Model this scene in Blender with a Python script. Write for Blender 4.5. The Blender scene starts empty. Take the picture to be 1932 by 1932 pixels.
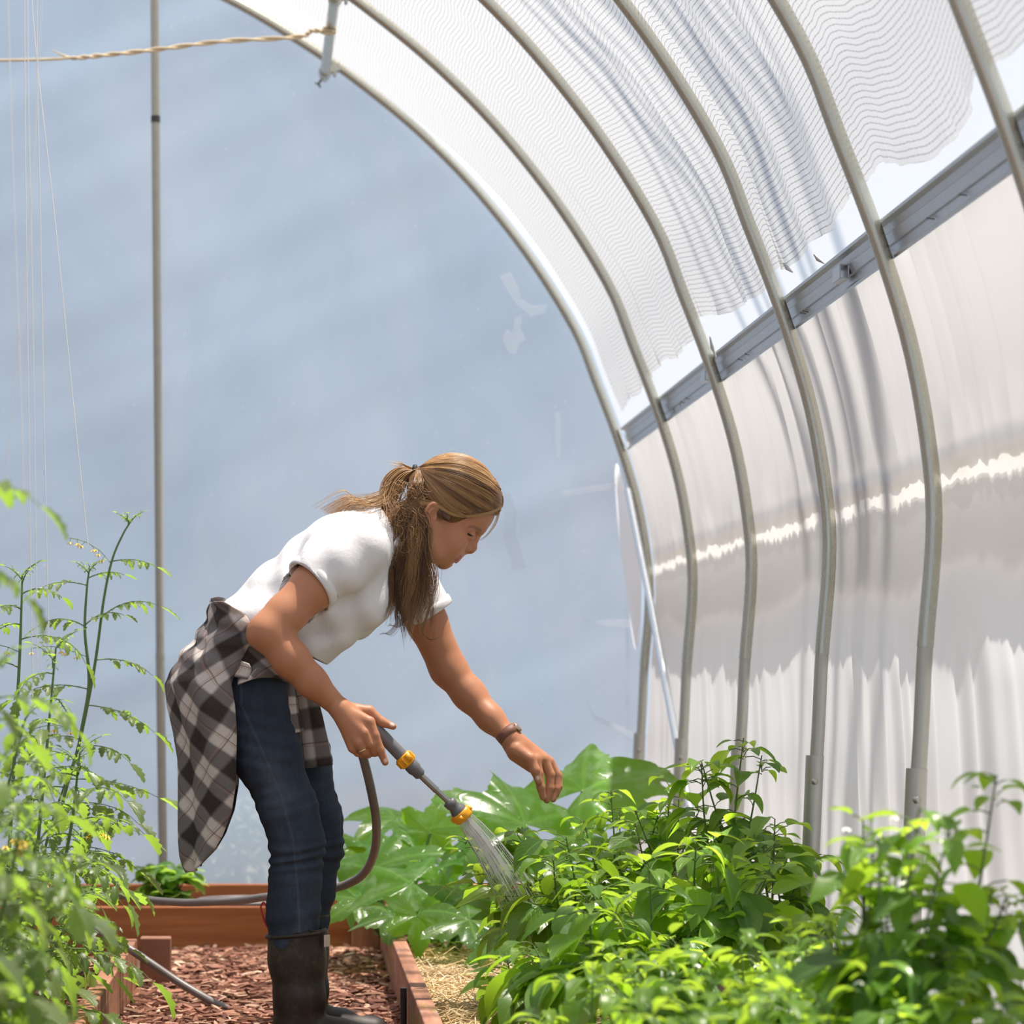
import bpy, bmesh, math, random
import numpy as np
from mathutils import Vector, Matrix

S = bpy.context.scene
COL = S.collection
# ---------------------------------------------------------------- camera, light, exposure
F, CX, CY, H = 5600.0, 557.0, 1300.0, 0.835      # focal length in px, principal point, camera height
cam_d = bpy.data.cameras.new('camera')
cam = bpy.data.objects.new('camera', cam_d)
COL.objects.link(cam)
cam.location = (0, 0, H)
cam.rotation_euler = (math.radians(90), 0, 0)
cam_d.sensor_width = 36
cam_d.lens = F / 1932 * 36
cam_d.shift_x = (966 - CX) / 1932
cam_d.shift_y = (CY - 966) / 1932
cam_d.clip_end = 300
cam_d.dof.use_dof = True
cam_d.dof.focus_distance = 6.8
cam_d.dof.aperture_fstop = 5.2
S.camera = cam

SUN_DIR = Vector((0.215, 0.06, 0.975)).normalized()
sun_d = bpy.data.lights.new('sun', 'SUN')
sun_d.energy = 19.0
sun_d.angle = math.radians(0.9)
sun_d.color = (1.0, 0.95, 0.88)
sun = bpy.data.objects.new('sun', sun_d)
COL.objects.link(sun)
sun.rotation_euler = SUN_DIR.to_track_quat('Z', 'Y').to_euler()
sun.location = (8, 4, 9)

world = bpy.data.worlds.new('sky')
S.world = world
world.use_nodes = True
wn = world.node_tree.nodes
wn.clear()
w_out = wn.new('ShaderNodeOutputWorld')
w_bg = wn.new('ShaderNodeBackground')
w_tc = wn.new('ShaderNodeTexCoord')
w_sep = wn.new('ShaderNodeSeparateXYZ')
w_ramp = wn.new('ShaderNodeValToRGB')
w_ramp.color_ramp.elements[0].position = 0.0
w_ramp.color_ramp.elements[0].color = (0.62, 0.72, 0.86, 1)
w_ramp.color_ramp.elements[1].position = 0.7
w_ramp.color_ramp.elements[1].color = (0.42, 0.56, 0.86, 1)
wl = world.node_tree.links
wl.new(w_tc.outputs['Generated'], w_sep.inputs[0])
wl.new(w_sep.outputs['Z'], w_ramp.inputs[0])
wl.new(w_ramp.outputs[0], w_bg.inputs['Color'])
wl.new(w_bg.outputs[0], w_out.inputs['Surface'])
w_bg.inputs['Strength'].default_value = 1.0

S.view_settings.view_transform = 'Standard'
S.view_settings.look = 'None'
S.view_settings.gamma = 1.0
S.view_settings.use_curve_mapping = False
S.view_settings.exposure = 0.0
S.cycles.max_bounces = 9
S.cycles.diffuse_bounces = 4
S.cycles.glossy_bounces = 3
S.cycles.transmission_bounces = 6
S.cycles.transparent_max_bounces = 12
S.cycles.caustics_reflective = False
S.cycles.caustics_refractive = False
S.cycles.sample_clamp_indirect = 6.0

# ---------------------------------------------------------------- helpers
PI = math.pi
R = random.Random(7)
WLOC = {}


def P(px, py, Y):
    """photo pixel at distance Y -> point in metres"""
    return Vector(((px - CX) * Y / F, Y, H + (CY - py) * Y / F))


def lerp(a, b, t):
    return a + (b - a) * t


def vnoise(x, s=0):
    """smooth 1-D noise in -1..1"""
    i = math.floor(x)
    f = x - i
    f = f * f * (3 - 2 * f)

    def h(n):
        v = math.sin(n * 127.1 + s * 311.7) * 43758.5453
        return (v - math.floor(v)) * 2 - 1
    return h(i) * (1 - f) + h(i + 1) * f


def catmull(pts, n=8):
    pts = [Vector(p) for p in pts]
    if len(pts) < 3:
        return pts
    out = []
    q = [pts[0] * 2 - pts[1]] + pts + [pts[-1] * 2 - pts[-2]]
    for i in range(1, len(q) - 2):
        p0, p1, p2, p3 = q[i - 1], q[i], q[i + 1], q[i + 2]
        for k in range(n):
            t = k / n
            out.append(0.5 * ((2 * p1) + (p2 - p0) * t + (2 * p0 - 5 * p1 + 4 * p2 - p3) * t * t + (3 * p1 - p0 - 3 * p2 + p3) * t ** 3))
    out.append(pts[-1])
    return out


class MB:
    """collects geometry; build() links it as ONE mesh object"""

    def __init__(self):
        self.v, self.f, self.uv, self.rnd, self.mi = [], [], [], [], []

    def add(self, verts, faces, uvs=None, rnd=0.5, mi=0):
        b = len(self.v)
        self.v.extend(tuple(v) for v in verts)
        self.uv.extend(uvs if uvs is not None else [(0.0, 0.0)] * len(verts))
        self.rnd.extend([rnd] * len(verts))
        self.f.extend(tuple(i + b for i in f) for f in faces)
        self.mi.extend([mi] * len(faces))

    def box(self, c, s, rz=0.0, rx=0.0, ry=0.0, rnd=0.5, mi=0):
        m = Matrix.Translation(Vector(c)) @ Matrix.Rotation(rz, 4, 'Z') @ Matrix.Rotation(ry, 4, 'Y') @ Matrix.Rotation(rx, 4, 'X')
        hx, hy, hz = s[0] / 2, s[1] / 2, s[2] / 2
        vs = [m @ Vector((x, y, z)) for x in (-hx, hx) for y in (-hy, hy) for z in (-hz, hz)]
        fs = [(0, 1, 3, 2), (4, 6, 7, 5), (0, 4, 5, 1), (2, 3, 7, 6), (0, 2, 6, 4), (1, 5, 7, 3)]
        self.add(vs, fs, None, rnd, mi)

    def tube(self, pts, r, n=10, cap=True, rnd=0.5, mi=0, flat=1.0, up=None):
        pts = [Vector(p) for p in pts]
        m = len(pts)
        if callable(r):
            rr = [r(i / (m - 1)) for i in range(m)]
        elif isinstance(r, (int, float)):
            rr = [r] * m
        else:
            rr = list(r)
        t0 = (pts[1] - pts[0]).normalized()
        a = Vector(up) if up else (Vector((0, 0, 1)) if abs(t0.z) < 0.9 else Vector((1, 0, 0)))
        u = (a - t0 * a.dot(t0)).normalized()
        vs, uvs, fs = [], [], []
        L = 0.0
        for i in range(m):
            if i == 0:
                t = t0
            elif i == m - 1:
                t = (pts[i] - pts[i - 1]).normalized()
            else:
                t = (pts[i + 1] - pts[i - 1]).normalized()
            if t.length < 0.5:
                t = t0
            u = (u - t * u.dot(t))
            u = u.normalized() if u.length > 1e-6 else t.orthogonal().normalized()
            w = t.cross(u)
            if i:
                L += (pts[i] - pts[i - 1]).length
            for k in range(n):
                an = 2 * PI * k / n
                vs.append(pts[i] + (u * math.cos(an) * flat + w * math.sin(an)) * rr[i])
                uvs.append((k / n, L))
        for i in range(m - 1):
            for k in range(n):
                k2 = (k + 1) % n
                fs.append((i * n + k, i * n + k2, (i + 1) * n + k2, (i + 1) * n + k))
        if cap:      # caps get vertices of their own so that the side shades as a true cylinder
            e = len(vs)
            vs += vs[:n] + vs[(m - 1) * n:m * n]
            uvs += uvs[:n] + uvs[(m - 1) * n:m * n]
            fs.append(tuple(e + k for k in range(n - 1, -1, -1)))
            fs.append(tuple(e + n + k for k in range(n)))
        self.add(vs, fs, uvs, rnd, mi)

    def lathe(self, p0, axis, prof, n=24, rnd=0.5, mi=0):
        """prof: (distance along axis, radius)"""
        ax = Vector(axis).normalized()
        p0 = Vector(p0)
        u = ax.orthogonal().normalized()
        w = ax.cross(u)
        vs, fs = [], []
        for (d, r) in prof:
            for k in range(n):
                an = 2 * PI * k / n
                vs.append(p0 + ax * d + (u * math.cos(an) + w * math.sin(an)) * r)
        m = len(prof)
        for i in range(m - 1):
            for k in range(n):
                k2 = (k + 1) % n
                fs.append((i * n + k, i * n + k2, (i + 1) * n + k2, (i + 1) * n + k))
        e = len(vs)
        vs += vs[:n] + vs[(m - 1) * n:m * n]
        fs.append(tuple(e + k for k in range(n - 1, -1, -1)))
        fs.append(tuple(e + n + k for k in range(n)))
        self.add(vs, fs, None, rnd, mi)

    def sheet(self, fn, nu, nv, rnd=0.5, mi=0, uvfn=None):
        """fn(u,v) in 0..1 -> point; uvfn gives the stored coordinates"""
        vs, uvs, fs = [], [], []
        for i in range(nu + 1):
            for j in range(nv + 1):
                u, v = i / nu, j / nv
                vs.append(fn(u, v))
                uvs.append(uvfn(u, v) if uvfn else (u, v))
        for i in range(nu):
            for j in range(nv):
                a = i * (nv + 1) + j
                fs.append((a, a + nv + 1, a + nv + 2, a + 1))
        self.add(vs, fs, uvs, rnd, mi)

    def build(self, name, mat, parent=None, smooth=True, bevel=0.0, solid=0.0, angle=None):
        off = WLOC.get(parent.name, Vector((0, 0, 0))) if parent else Vector((0, 0, 0))
        me = bpy.data.meshes.new(name)
        va = np.array(self.v, dtype=np.float64) - np.array(off)
        me.from_pydata(va.tolist(), [], self.f)
        mats = mat if isinstance(mat, (list, tuple)) else [mat]
        for m in mats:
            me.materials.append(m)
        if len(mats) > 1:
            me.polygons.foreach_set('material_index', self.mi)
        a = me.attributes.new('uvs', 'FLOAT2', 'POINT')
        a.data.foreach_set('vector', np.array(self.uv, dtype=np.float32).ravel())
        a = me.attributes.new('rnd', 'FLOAT', 'POINT')
        a.data.foreach_set('value', np.array(self.rnd, dtype=np.float32))
        if smooth:
            me.polygons.foreach_set('use_smooth', [True] * len(me.polygons))
        me.update()
        o = bpy.data.objects.new(name, me)
        COL.objects.link(o)
        if angle is not None:
            bm = bmesh.new()
            bm.from_mesh(me)
            for e in bm.edges:
                if len(e.link_faces) == 2 and e.calc_face_angle(0) > angle:
                    e.smooth = False
            bm.to_mesh(me)
            bm.free()
        if parent:
            o.parent = parent
            WLOC[o.name] = off
        else:
            WLOC[o.name] = Vector((0, 0, 0))
        if bevel:
            b = o.modifiers.new('bevel', 'BEVEL')
            b.width = bevel
            b.segments = 2
            b.limit_method = 'ANGLE'
        if solid:
            s = o.modifiers.new('solid', 'SOLIDIFY')
            s.thickness = solid
            s.offset = 0
        return o


def thing(name, label, cat, loc, group=None):
    o = bpy.data.objects.new(name, None)
    o.empty_display_size = 0.05
    COL.objects.link(o)
    o.location = loc
    o['label'] = label
    o['category'] = cat
    if group:
        o['group'] = group
    WLOC[o.name] = Vector(loc)
    return o


def tag(o, label=None, cat=None, group=None, kind=None):
    if label:
        o['label'] = label
    if cat:
        o['category'] = cat
    if group:
        o['group'] = group
    if kind:
        o['kind'] = kind
    return o


# ---------------------------------------------------------------- materials
class Mat:
    def __init__(self, name):
        self.m = bpy.data.materials.new(name)
        self.m.use_nodes = True
        self.nt = self.m.node_tree
        self.nt.nodes.clear()
        self.out = self.nt.nodes.new('ShaderNodeOutputMaterial')

    def n(self, t, **kw):
        nd = self.nt.nodes.new(t)
        for k, v in kw.items():
            if k.startswith('i_'):
                key = k[2:].replace('_', ' ')
                self.set(nd, key, v)
            else:
                setattr(nd, k, v)
        return nd

    def set(self, nd, key, v):
        sock = nd.inputs[int(key)] if key.isdigit() else nd.inputs[key]
        if isinstance(v, bpy.types.NodeSocket):
            self.nt.links.new(v, sock)
        elif isinstance(v, bpy.types.Node):
            self.nt.links.new(v.outputs[0], sock)
        else:
            if isinstance(v, (tuple, list)) and len(v) == 3 and sock.type == 'RGBA':
                v = (*v, 1)
            sock.default_value = v

    def attr(self, name):
        return self.n('ShaderNodeAttribute', attribute_name=name)

    def math(self, op, a, b=0.0, clamp=False):
        nd = self.n('ShaderNodeMath', operation=op, use_clamp=clamp)
        self.set(nd, '0', a)
        self.set(nd, '1', b)
        return nd.outputs[0]

    def noise(self, scale, detail=3, vec=None, rough=0.5, dist=0.0):
        nd = self.n('ShaderNodeTexNoise')
        nd.inputs['Scale'].default_value = scale
        nd.inputs['Detail'].default_value = detail
        nd.inputs['Roughness'].default_value = rough
        nd.inputs['Distortion'].default_value = dist
        if vec is not None:
            self.set(nd, 'Vector', vec)
        return nd

    def pos(self, scale=(1, 1, 1), rot=(0, 0, 0)):
        tc = self.n('ShaderNodeTexCoord')
        mp = self.n('ShaderNodeMapping')
        self.nt.links.new(tc.outputs['Object'], mp.inputs[0])
        mp.inputs['Scale'].default_value = scale
        mp.inputs['Rotation'].default_value = rot
        return mp.outputs[0]

    def ramp(self, fac, stops, interp='LINEAR'):
        nd = self.n('ShaderNodeValToRGB')
        cr = nd.color_ramp
        cr.interpolation = interp
        while len(cr.elements) < len(stops):
            cr.elements.new(0.5)
        for e, (p, c) in zip(cr.elements, stops):
            e.position = p
            e.color = (*c, 1) if len(c) == 3 else c
        self.set(nd, 'Fac', fac)
        return nd.outputs[0]

    def mix(self, fac, a, b, blend='MIX'):
        nd = self.n('ShaderNodeMix', data_type='RGBA', blend_type=blend)
        self.set(nd, '0', fac)
        for idx, v in ((6, a), (7, b)):
            sock = nd.inputs[idx]
            if isinstance(v, bpy.types.NodeSocket):
                self.nt.links.new(v, sock)
            else:
                sock.default_value = (*v, 1) if len(v) == 3 else v
        return nd.outputs[2]

    def bump(self, height, strength=0.3, dist=0.01):
        nd = self.n('ShaderNodeBump')
        nd.inputs['Strength'].default_value = strength
        nd.inputs['Distance'].default_value = dist
        self.set(nd, 'Height', height)
        return nd.outputs[0]

    def pbsdf(self, color, rough=0.5, metal=0.0, spec=0.5, normal=None, **kw):
        nd = self.n('ShaderNodeBsdfPrincipled')
        self.set(nd, 'Base Color', color)
        self.set(nd, 'Roughness', rough)
        self.set(nd, 'Metallic', metal)
        self.set(nd, 'Specular IOR Level', spec)
        if normal is not None:
            self.set(nd, 'Normal', normal)
        for k, v in kw.items():
            self.set(nd, k.replace('_', ' '), v)
        return nd.outputs[0]

    def mixs(self, fac, a, b):
        nd = self.n('ShaderNodeMixShader')
        self.set(nd, '0', fac)
        self.nt.links.new(a, nd.inputs[1])
        self.nt.links.new(b, nd.inputs[2])
        return nd.outputs[0]

    def done(self, sh):
        self.nt.links.new(sh, self.out.inputs['Surface'])
        return self.m


def simple(name, color, rough=0.5, metal=0.0, spec=0.5, var=0.12, scale=30, bump=0.0, bscale=None):
    m = Mat(name)
    nz = m.noise(scale, 4, m.pos())
    c = m.mix(nz.outputs['Fac'], tuple(x * (1 - var) for x in color), tuple(min(1, x * (1 + var)) for x in color))
    nm = None
    if bump:
        nm = m.bump(m.noise(bscale or scale * 3, 3, m.pos()).outputs['Fac'], bump, 0.004)
    return m.done(m.pbsdf(c, rough, metal, spec, nm))
# ================================================================ structure materials
def film(name, color, transp, gloss=0.06, rough=0.25, smudge=0.0, vec=None, tcol=(1, 1, 1), diff=0.25):
    m = Mat(name)
    base = color
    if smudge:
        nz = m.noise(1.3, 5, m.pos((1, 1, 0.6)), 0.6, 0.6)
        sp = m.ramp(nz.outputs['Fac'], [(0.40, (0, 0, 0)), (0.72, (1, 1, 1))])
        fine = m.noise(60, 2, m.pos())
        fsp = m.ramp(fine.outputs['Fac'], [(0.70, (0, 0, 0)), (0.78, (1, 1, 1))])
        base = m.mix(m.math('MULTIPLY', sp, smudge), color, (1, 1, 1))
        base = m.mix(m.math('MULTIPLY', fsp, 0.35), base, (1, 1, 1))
    tr = m.n('ShaderNodeBsdfTranslucent')
    m.set(tr, 'Color', base)
    df = m.n('ShaderNodeBsdfDiffuse')
    m.set(df, 'Color', base)
    a = m.mixs(diff, tr.outputs[0], df.outputs[0])
    tp = m.n('ShaderNodeBsdfTransparent')
    m.set(tp, 'Color', tcol)
    a = m.mixs(transp, a, tp.outputs[0])
    if gloss:
        g = m.n('ShaderNodeBsdfGlossy')
        m.set(g, 'Roughness', rough)
        a = m.mixs(gloss, a, g.outputs[0])
    return m.done(a)


M_ROOF = film('roof_film', (0.66, 0.64, 0.61), 0.76, 0.03, tcol=(1.0, 0.97, 0.93))
M_SIDE = film('side_film', (0.45, 0.443, 0.436), 0.03, 0.03, 0.4)
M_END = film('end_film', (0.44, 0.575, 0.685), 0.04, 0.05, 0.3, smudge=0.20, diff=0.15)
M_SHADEFLAP = film('shade_flap', (0.62, 0.60, 0.57), 0.16, 0.0)
M_LAYER = film('outer_film', (0.62, 0.61, 0.60), 0.30, 0.0)


def steel(name, base, rough, tint):
    m = Mat(name)
    nz = m.noise(14, 5, m.pos((1, 1, 0.3)), 0.7)
    c = m.mix(nz.outputs['Fac'], base, tint)
    fine = m.noise(160, 2, m.pos((1, 1, 0.2)))
    r = m.n('ShaderNodeMapRange')
    m.set(r, 'Value', fine.outputs['Fac'])
    r.inputs['To Min'].default_value = rough - 0.08
    r.inputs['To Max'].default_value = rough + 0.14
    return m.done(m.pbsdf(c, r.outputs[0], 0.85, 0.5))


M_STEEL = steel('galvanised_steel', (0.44, 0.43, 0.36), 0.24, (0.58, 0.57, 0.48))
M_STEELD = steel('weathered_steel', (0.42, 0.41, 0.37), 0.42, (0.55, 0.54, 0.48))
M_POLE = simple('weathered_pole', (0.36, 0.35, 0.30), 0.5, 0.25)
M_ALU = steel('aluminium', (0.50, 0.52, 0.54), 0.34, (0.60, 0.61, 0.62))
M_BRIGHT = steel('bright_steel', (0.70, 0.74, 0.78), 0.28, (0.85, 0.88, 0.90))
M_DARK = simple('dark_iron', (0.06, 0.055, 0.05), 0.5, 0.5)


def cloth_mat():
    """white woven shade cloth: fine dark ribs across, open weave between"""
    m = Mat('shade_cloth')
    at = m.attr('uvs')
    sep = m.n('ShaderNodeSeparateXYZ')
    m.set(sep, 'Vector', at.outputs['Vector'])
    along, yy = sep.outputs[0], sep.outputs[1]
    nz = m.noise(5.0, 3, at.outputs['Vector'], 0.5)
    nz2 = m.noise(22.0, 2, at.outputs['Vector'], 0.5)
    w = m.math('ADD', along, m.math('MULTIPLY', nz.outputs['Fac'], 0.013))
    w = m.math('ADD', w, m.math('MULTIPLY', nz2.outputs['Fac'], 0.0022))
    fr = m.math('FRACT', m.math('MULTIPLY', w, 1 / 0.0135))
    tri = m.math('ABSOLUTE', m.math('SUBTRACT', fr, 0.5))
    rib = m.ramp(tri, [(0.04, (1, 1, 1)), (0.13, (0, 0, 0))])
    fy = m.math('ABSOLUTE', m.math('SUBTRACT', m.math('FRACT', m.math('MULTIPLY', yy, 1 / 0.022)), 0.5))
    wv = m.ramp(fy, [(0.30, (0, 0, 0)), (0.48, (1, 1, 1))])
    col = m.mix(rib, (0.255, 0.255, 0.257), (0.11, 0.112, 0.118))
    col = m.mix(m.math('MULTIPLY', wv, 0.16), col, (0.6, 0.6, 0.62))
    tr = m.n('ShaderNodeBsdfTranslucent')
    m.set(tr, 'Color', col)
    df = m.n('ShaderNodeBsdfDiffuse')
    m.set(df, 'Color', col)
    a = m.mixs(0.3, tr.outputs[0], df.outputs[0])
    tp = m.n('ShaderNodeBsdfTransparent')
    op = m.math('SUBTRACT', 0.52, m.math('MULTIPLY', rib, 0.30))
    return m.done(m.mixs(op, a, tp.outputs[0]))


M_CLOTH = cloth_mat()


def wood(name, dark, light, axis='Y', rough=0.65):
    m = Mat(name)
    sc = {'Y': (9, 0.7, 9), 'X': (0.7, 9, 9), 'Z': (9, 9, 0.7)}[axis]
    nz = m.noise(3.0, 6, m.pos(sc), 0.65, 0.4)
    c = m.ramp(nz.outputs['Fac'], [(0.30, dark), (0.55, tuple((a + b) / 2 for a, b in zip(dark, light))), (0.72, light)])
    kn = m.noise(2.2, 2, m.pos((1, 1, 1)))
    kk = m.ramp(kn.outputs['Fac'], [(0.66, (0, 0, 0)), (0.74, (1, 1, 1))])
    c = m.mix(m.math('MULTIPLY', kk, 0.5), c, tuple(x * 0.5 for x in dark))
    return m.done(m.pbsdf(c, rough, 0, 0.35, m.bump(nz.outputs['Fac'], 0.35, 0.004)))


M_WOODY = wood('redwood_stain', (0.24, 0.095, 0.05), (0.50, 0.25, 0.15), 'Y')
M_WOODX = wood('redwood_stain_cross', (0.28, 0.085, 0.025), (0.52, 0.20, 0.075), 'X')
M_WOODZ = wood('redwood_post', (0.20, 0.085, 0.05), (0.40, 0.20, 0.13), 'Z')

# ================================================================ hoop profile
RAW = [(1.222, 0.0), (1.235, .3), (1.245, .55), (1.257, .716), (1.267, .92), (1.284, 1.133), (1.279, 1.282), (1.242, 1.506),
       (1.175, 1.73), (1.09, 1.955), (1.015, 2.14), (.853, 2.40), (.66, 2.645), (.47, 2.84), (.28, 3.0), (.083, 3.143),
       (-.235, 3.335), (-.6, 3.49), (-1.0, 3.56)]
XM = -1.0
RAWF = RAW + [(2 * XM - x, z) for (x, z) in RAW[-2::-1]]
_c = catmull([(x, 0, z) for x, z in RAWF], 12)
_pts = np.array([(p.x, p.z) for p in _c])
_seg = np.r_[0, np.cumsum(np.linalg.norm(np.diff(_pts, axis=0), axis=1))]
PROF_LEN = float(_seg[-1])


def prof(s, off=0.0):
    """point on the hoop line at arc length s, moved outward by off"""
    x = float(np.interp(s, _seg, _pts[:, 0]))
    z = float(np.interp(s, _seg, _pts[:, 1]))
    e = 0.03
    x0, z0 = np.interp(s - e, _seg, _pts[:, 0]), np.interp(s - e, _seg, _pts[:, 1])
    x1, z1 = np.interp(s + e, _seg, _pts[:, 0]), np.interp(s + e, _seg, _pts[:, 1])
    tx, tz = x1 - x0, z1 - z0
    l = math.hypot(tx, tz) or 1
    return Vector((x + tz / l * off, 0, z - tx / l * off)), Vector((tz / l, 0, -tx / l))


def s_at_z(z):
    half = _seg <= _seg[int(np.argmax(_pts[:, 1]))]
    return float(np.interp(z, _pts[half, 1], _seg[half]))


S_RAIL = s_at_z(1.735)
HOOP_Y = [10.77, 9.60, 8.36, 7.14, 5.97, 4.86]
Y_END = 10.93
Y_NEAR = 2.2

# ---------------------------------------------------------------- ground
b = MB()
b.sheet(lambda u, v: Vector((lerp(-14, 14, u), lerp(-3, 26, v), -0.012)), 2, 2)
m = Mat('earth')
nz = m.noise(6, 6, m.pos(), 0.7)
cc = m.ramp(nz.outputs['Fac'], [(0.3, (0.06, 0.035, 0.022)), (0.6, (0.14, 0.085, 0.055)), (0.8, (0.22, 0.14, 0.09))])
M_EARTH = m.done(m.pbsdf(cc, 0.9, 0, 0.2, m.bump(nz.outputs['Fac'], 0.5, 0.02)))
tag(b.build('floor', M_EARTH), kind='structure')
M_BOUNCE = simple('bounce_ground', (0.33, 0.315, 0.295), 0.9, 0, 0.2, 0.3, 20)
b = MB()
b.sheet(lambda u, v: Vector((lerp(1.36, 9, u), lerp(-3, 10.9, v), -0.006)), 2, 2)
tag(b.build('added_bounce_ground', M_BOUNCE), kind='structure')  # pale ground added out of view to bounce sun onto the lower wall



# ---------------------------------------------------------------- end wall film
def end_fn(u, v):
    x = lerp(2 * XM - 1.27, 1.275, u)
    half = _pts[: int(np.argmax(_pts[:, 1])) + 1]
    xx = x if x > XM else 2 * XM - x
    zt = float(np.interp(-xx, -half[7:, 0], half[7:, 1])) if xx < half[7, 0] else 1.45
    z = (zt + 0.055) * v
    w = 0.006 * math.sin(1.1 * x + 0.9 * z) + 0.003 * vnoise(2.3 * x + 1.7 * z, 3) + 0.0012 * vnoise(7 * z - 3 * x, 5)
    # creases pulled in toward the corner hoop
    for (zc, amp) in ():
        d = 1.27 - x
        if 0 <= d < 0.5:
            w += amp * math.exp(-((z - zc - 0.10 * d) / (0.010 + 0.03 * d)) ** 2) * math.exp(-d / 0.13)
    return Vector((x, Y_END + w, z))


b = MB()
b.sheet(end_fn, 220, 150)
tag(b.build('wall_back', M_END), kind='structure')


# ---------------------------------------------------------------- side film below the rail, folded
def fold(y, z):
    k = 0.35 * (1.75 - z)
    up = max(0.0, min(1.0, (z - 1.30) / 0.1))
    lo = max(0.0, min(1.0, (1.02 - z) / 0.15))
    a = 0.0
    yy = y + 0.10 * k
    if up > 0:
        a += up * (0.009 * vnoise(yy * 9, 1) + 0.009 * vnoise(yy * 23, 2)) * min(1, (1.76 - z) / 0.12 + 0.25)
    if lo > 0:
        g = 0.35 + 0.65 * max(0.0, min(1.0, (7.3 - y) / 1.0))
        yy = y + 0.55 * (1.0 - z)
        a += lo * g * (0.013 * vnoise(yy * 6, 5) + 0.010 * vnoise(yy * 15, 6))
    a += 0.002 * vnoise(y * 3 + z * 2, 9)
    return a


def side_fn(off, z0, z1, jag0=0.0, jag1=0.0, seed=0, fs=1.0):
    def fn(u, v):
        y = lerp(Y_NEAR, Y_END - 0.02, u)
        za = z0(y) if callable(z0) else z0
        zb = z1(y) if callable(z1) else z1
        z = lerp(za, zb, v)
        p, nn = prof(s_at_z(z), off)
        p = p + nn * (fold(y, z) * fs)
        p.y = y
        return p
    return fn


b = MB()
b.sheet(side_fn(0.040, 0.0, 1.725), 620, 70)
tag(b.build('wall_right', M_SIDE), kind='structure')
b = MB()
b.sheet(lambda u, v: Vector((prof(PROF_LEN - s_at_z(1.725 * v), 0.04)[0].x, lerp(Y_NEAR, Y_END, u), 1.725 * v)), 40, 20)
tag(b.build('wall_left', M_SIDE), kind='structure')


def jag(y, base, amp, seed):
    t = vnoise(y * 11, seed) * 0.4 + vnoise(y * 31, seed + 1) * 0.4 + vnoise(y * 70, seed + 2) * 0.35
    return base + amp * t


# layers added outside the side film: sheet, bright gap, flap shading a grey band
b = MB()
b.sheet(side_fn(0.062, lambda y: jag(y, 1.325 + 0.018 * (y - 6) / 4, 0.009, 11), 1.775, fs=0.6), 620, 24)
tag(b.build('added_film_layer', M_LAYER), kind='structure')
b = MB()
b.sheet(side_fn(0.064, lambda y: jag(y, 1.075 - 0.05 * vnoise(y * 1.7, 4), 0.022, 21), lambda y: jag(y, 1.300 + 0.018 * (y - 6) / 4, 0.014, 31), fs=0.0), 620, 16)
tag(b.build('added_shade_flap', M_SHADEFLAP), kind='structure')
b = MB()
b.sheet(side_fn(0.060, lambda y: jag(y, 1.266 + 0.018 * (y - 6) / 4, 0.020, 41), lambda y: jag(y, 1.296 + 0.018 * (y - 6) / 4, 0.014, 31), fs=0.0), 620, 4)
tag(b.build('glow_fringe', film('warm_glow_fringe', (0.50, 0.36, 0.24), 0.35, 0.0)), kind='structure')  # brown strip that colours in the warm glow under the bright line


# ---------------------------------------------------------------- roof film
def roof_fn(u, v):
    s = lerp(S_RAIL + 0.03, PROF_LEN - S_RAIL, v)
    y = lerp(Y_NEAR, Y_END, u)
    p, nn = prof(s, 0.047 + 0.004 * vnoise(y * 2, 2))
    p.y = y
    return p


b = MB()
b.sheet(roof_fn, 60, 90)
tag(b.build('ceiling', M_ROOF), kind='structure')


# ---------------------------------------------------------------- shade cloth under the film
def cloth_fn(u, v):
    y = lerp(Y_NEAR, 10.64, u)
    # the free lower edge sags between hoops
    ph = min(abs(y - hy) for hy in HOOP_Y + [3.7, 2.5])
    low = S_RAIL + 0.128 + 0.035 * vnoise(y * 1.3, 8) + 0.02 * vnoise(y * 5.0, 9) - 0.03 * math.sin(min(ph / 0.6, 1) * PI / 2)
    if y > 9.6:
        low += 0.05 * (y - 9.6) - 0.1 * max(0, (y - 10.0))
    t = v
    s = lerp(low, PROF_LEN - S_RAIL - 0.1, t)
    dl = s - low
    a = 0.0
    # folds that run down the slope
    yy = y + 0.10 * vnoise(s * 1.5, 3) + 0.05 * s
    g = 0.4 + 0.6 * max(0.0, 1 - abs(y - 6.9) / 1.6)
    a += g * (0.009 * vnoise(yy * 6, 12) + 0.006 * vnoise(yy * 14, 13))
    g3 = max(0.0, 1 - abs(y - 7.15) / 1.3)
    a += g3 * (0.0042 * vnoise(yy * 20 + 0.6 * s, 15) + 0.003 * vnoise(yy * 34 - s, 16)) * (0.6 + 0.4 * vnoise(s * 2.2 + y, 18))
    a += 0.0022 * vnoise(yy * 30 + s * 2, 14)
    a -= 0.010 * math.sin(min(ph / 0.6, 1) * PI / 2)
    edge = math.exp(-dl / 0.05)
    a += edge * 0.010 * vnoise(y * 16, 17)
    o_ = min(0.038, 0.026 + a)
    p, nn = prof(s, max(0.0195, o_) if ph < 0.03 else o_)
    ext = max(0.0, min(1.0, (s - 2.7) / 0.7))
    p.y = y + 0.006 * vnoise(s * 9, 19) + 0.24 * ext * max(0.0, (y - 9.8) / 0.84)
    return p


def cloth_uv(u, v):
    return (v * (PROF_LEN - 2 * S_RAIL - 0.2), lerp(Y_NEAR, 10.64, u))


b = MB()
b.sheet(cloth_fn, 760, 300, uvfn=cloth_uv)
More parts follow.
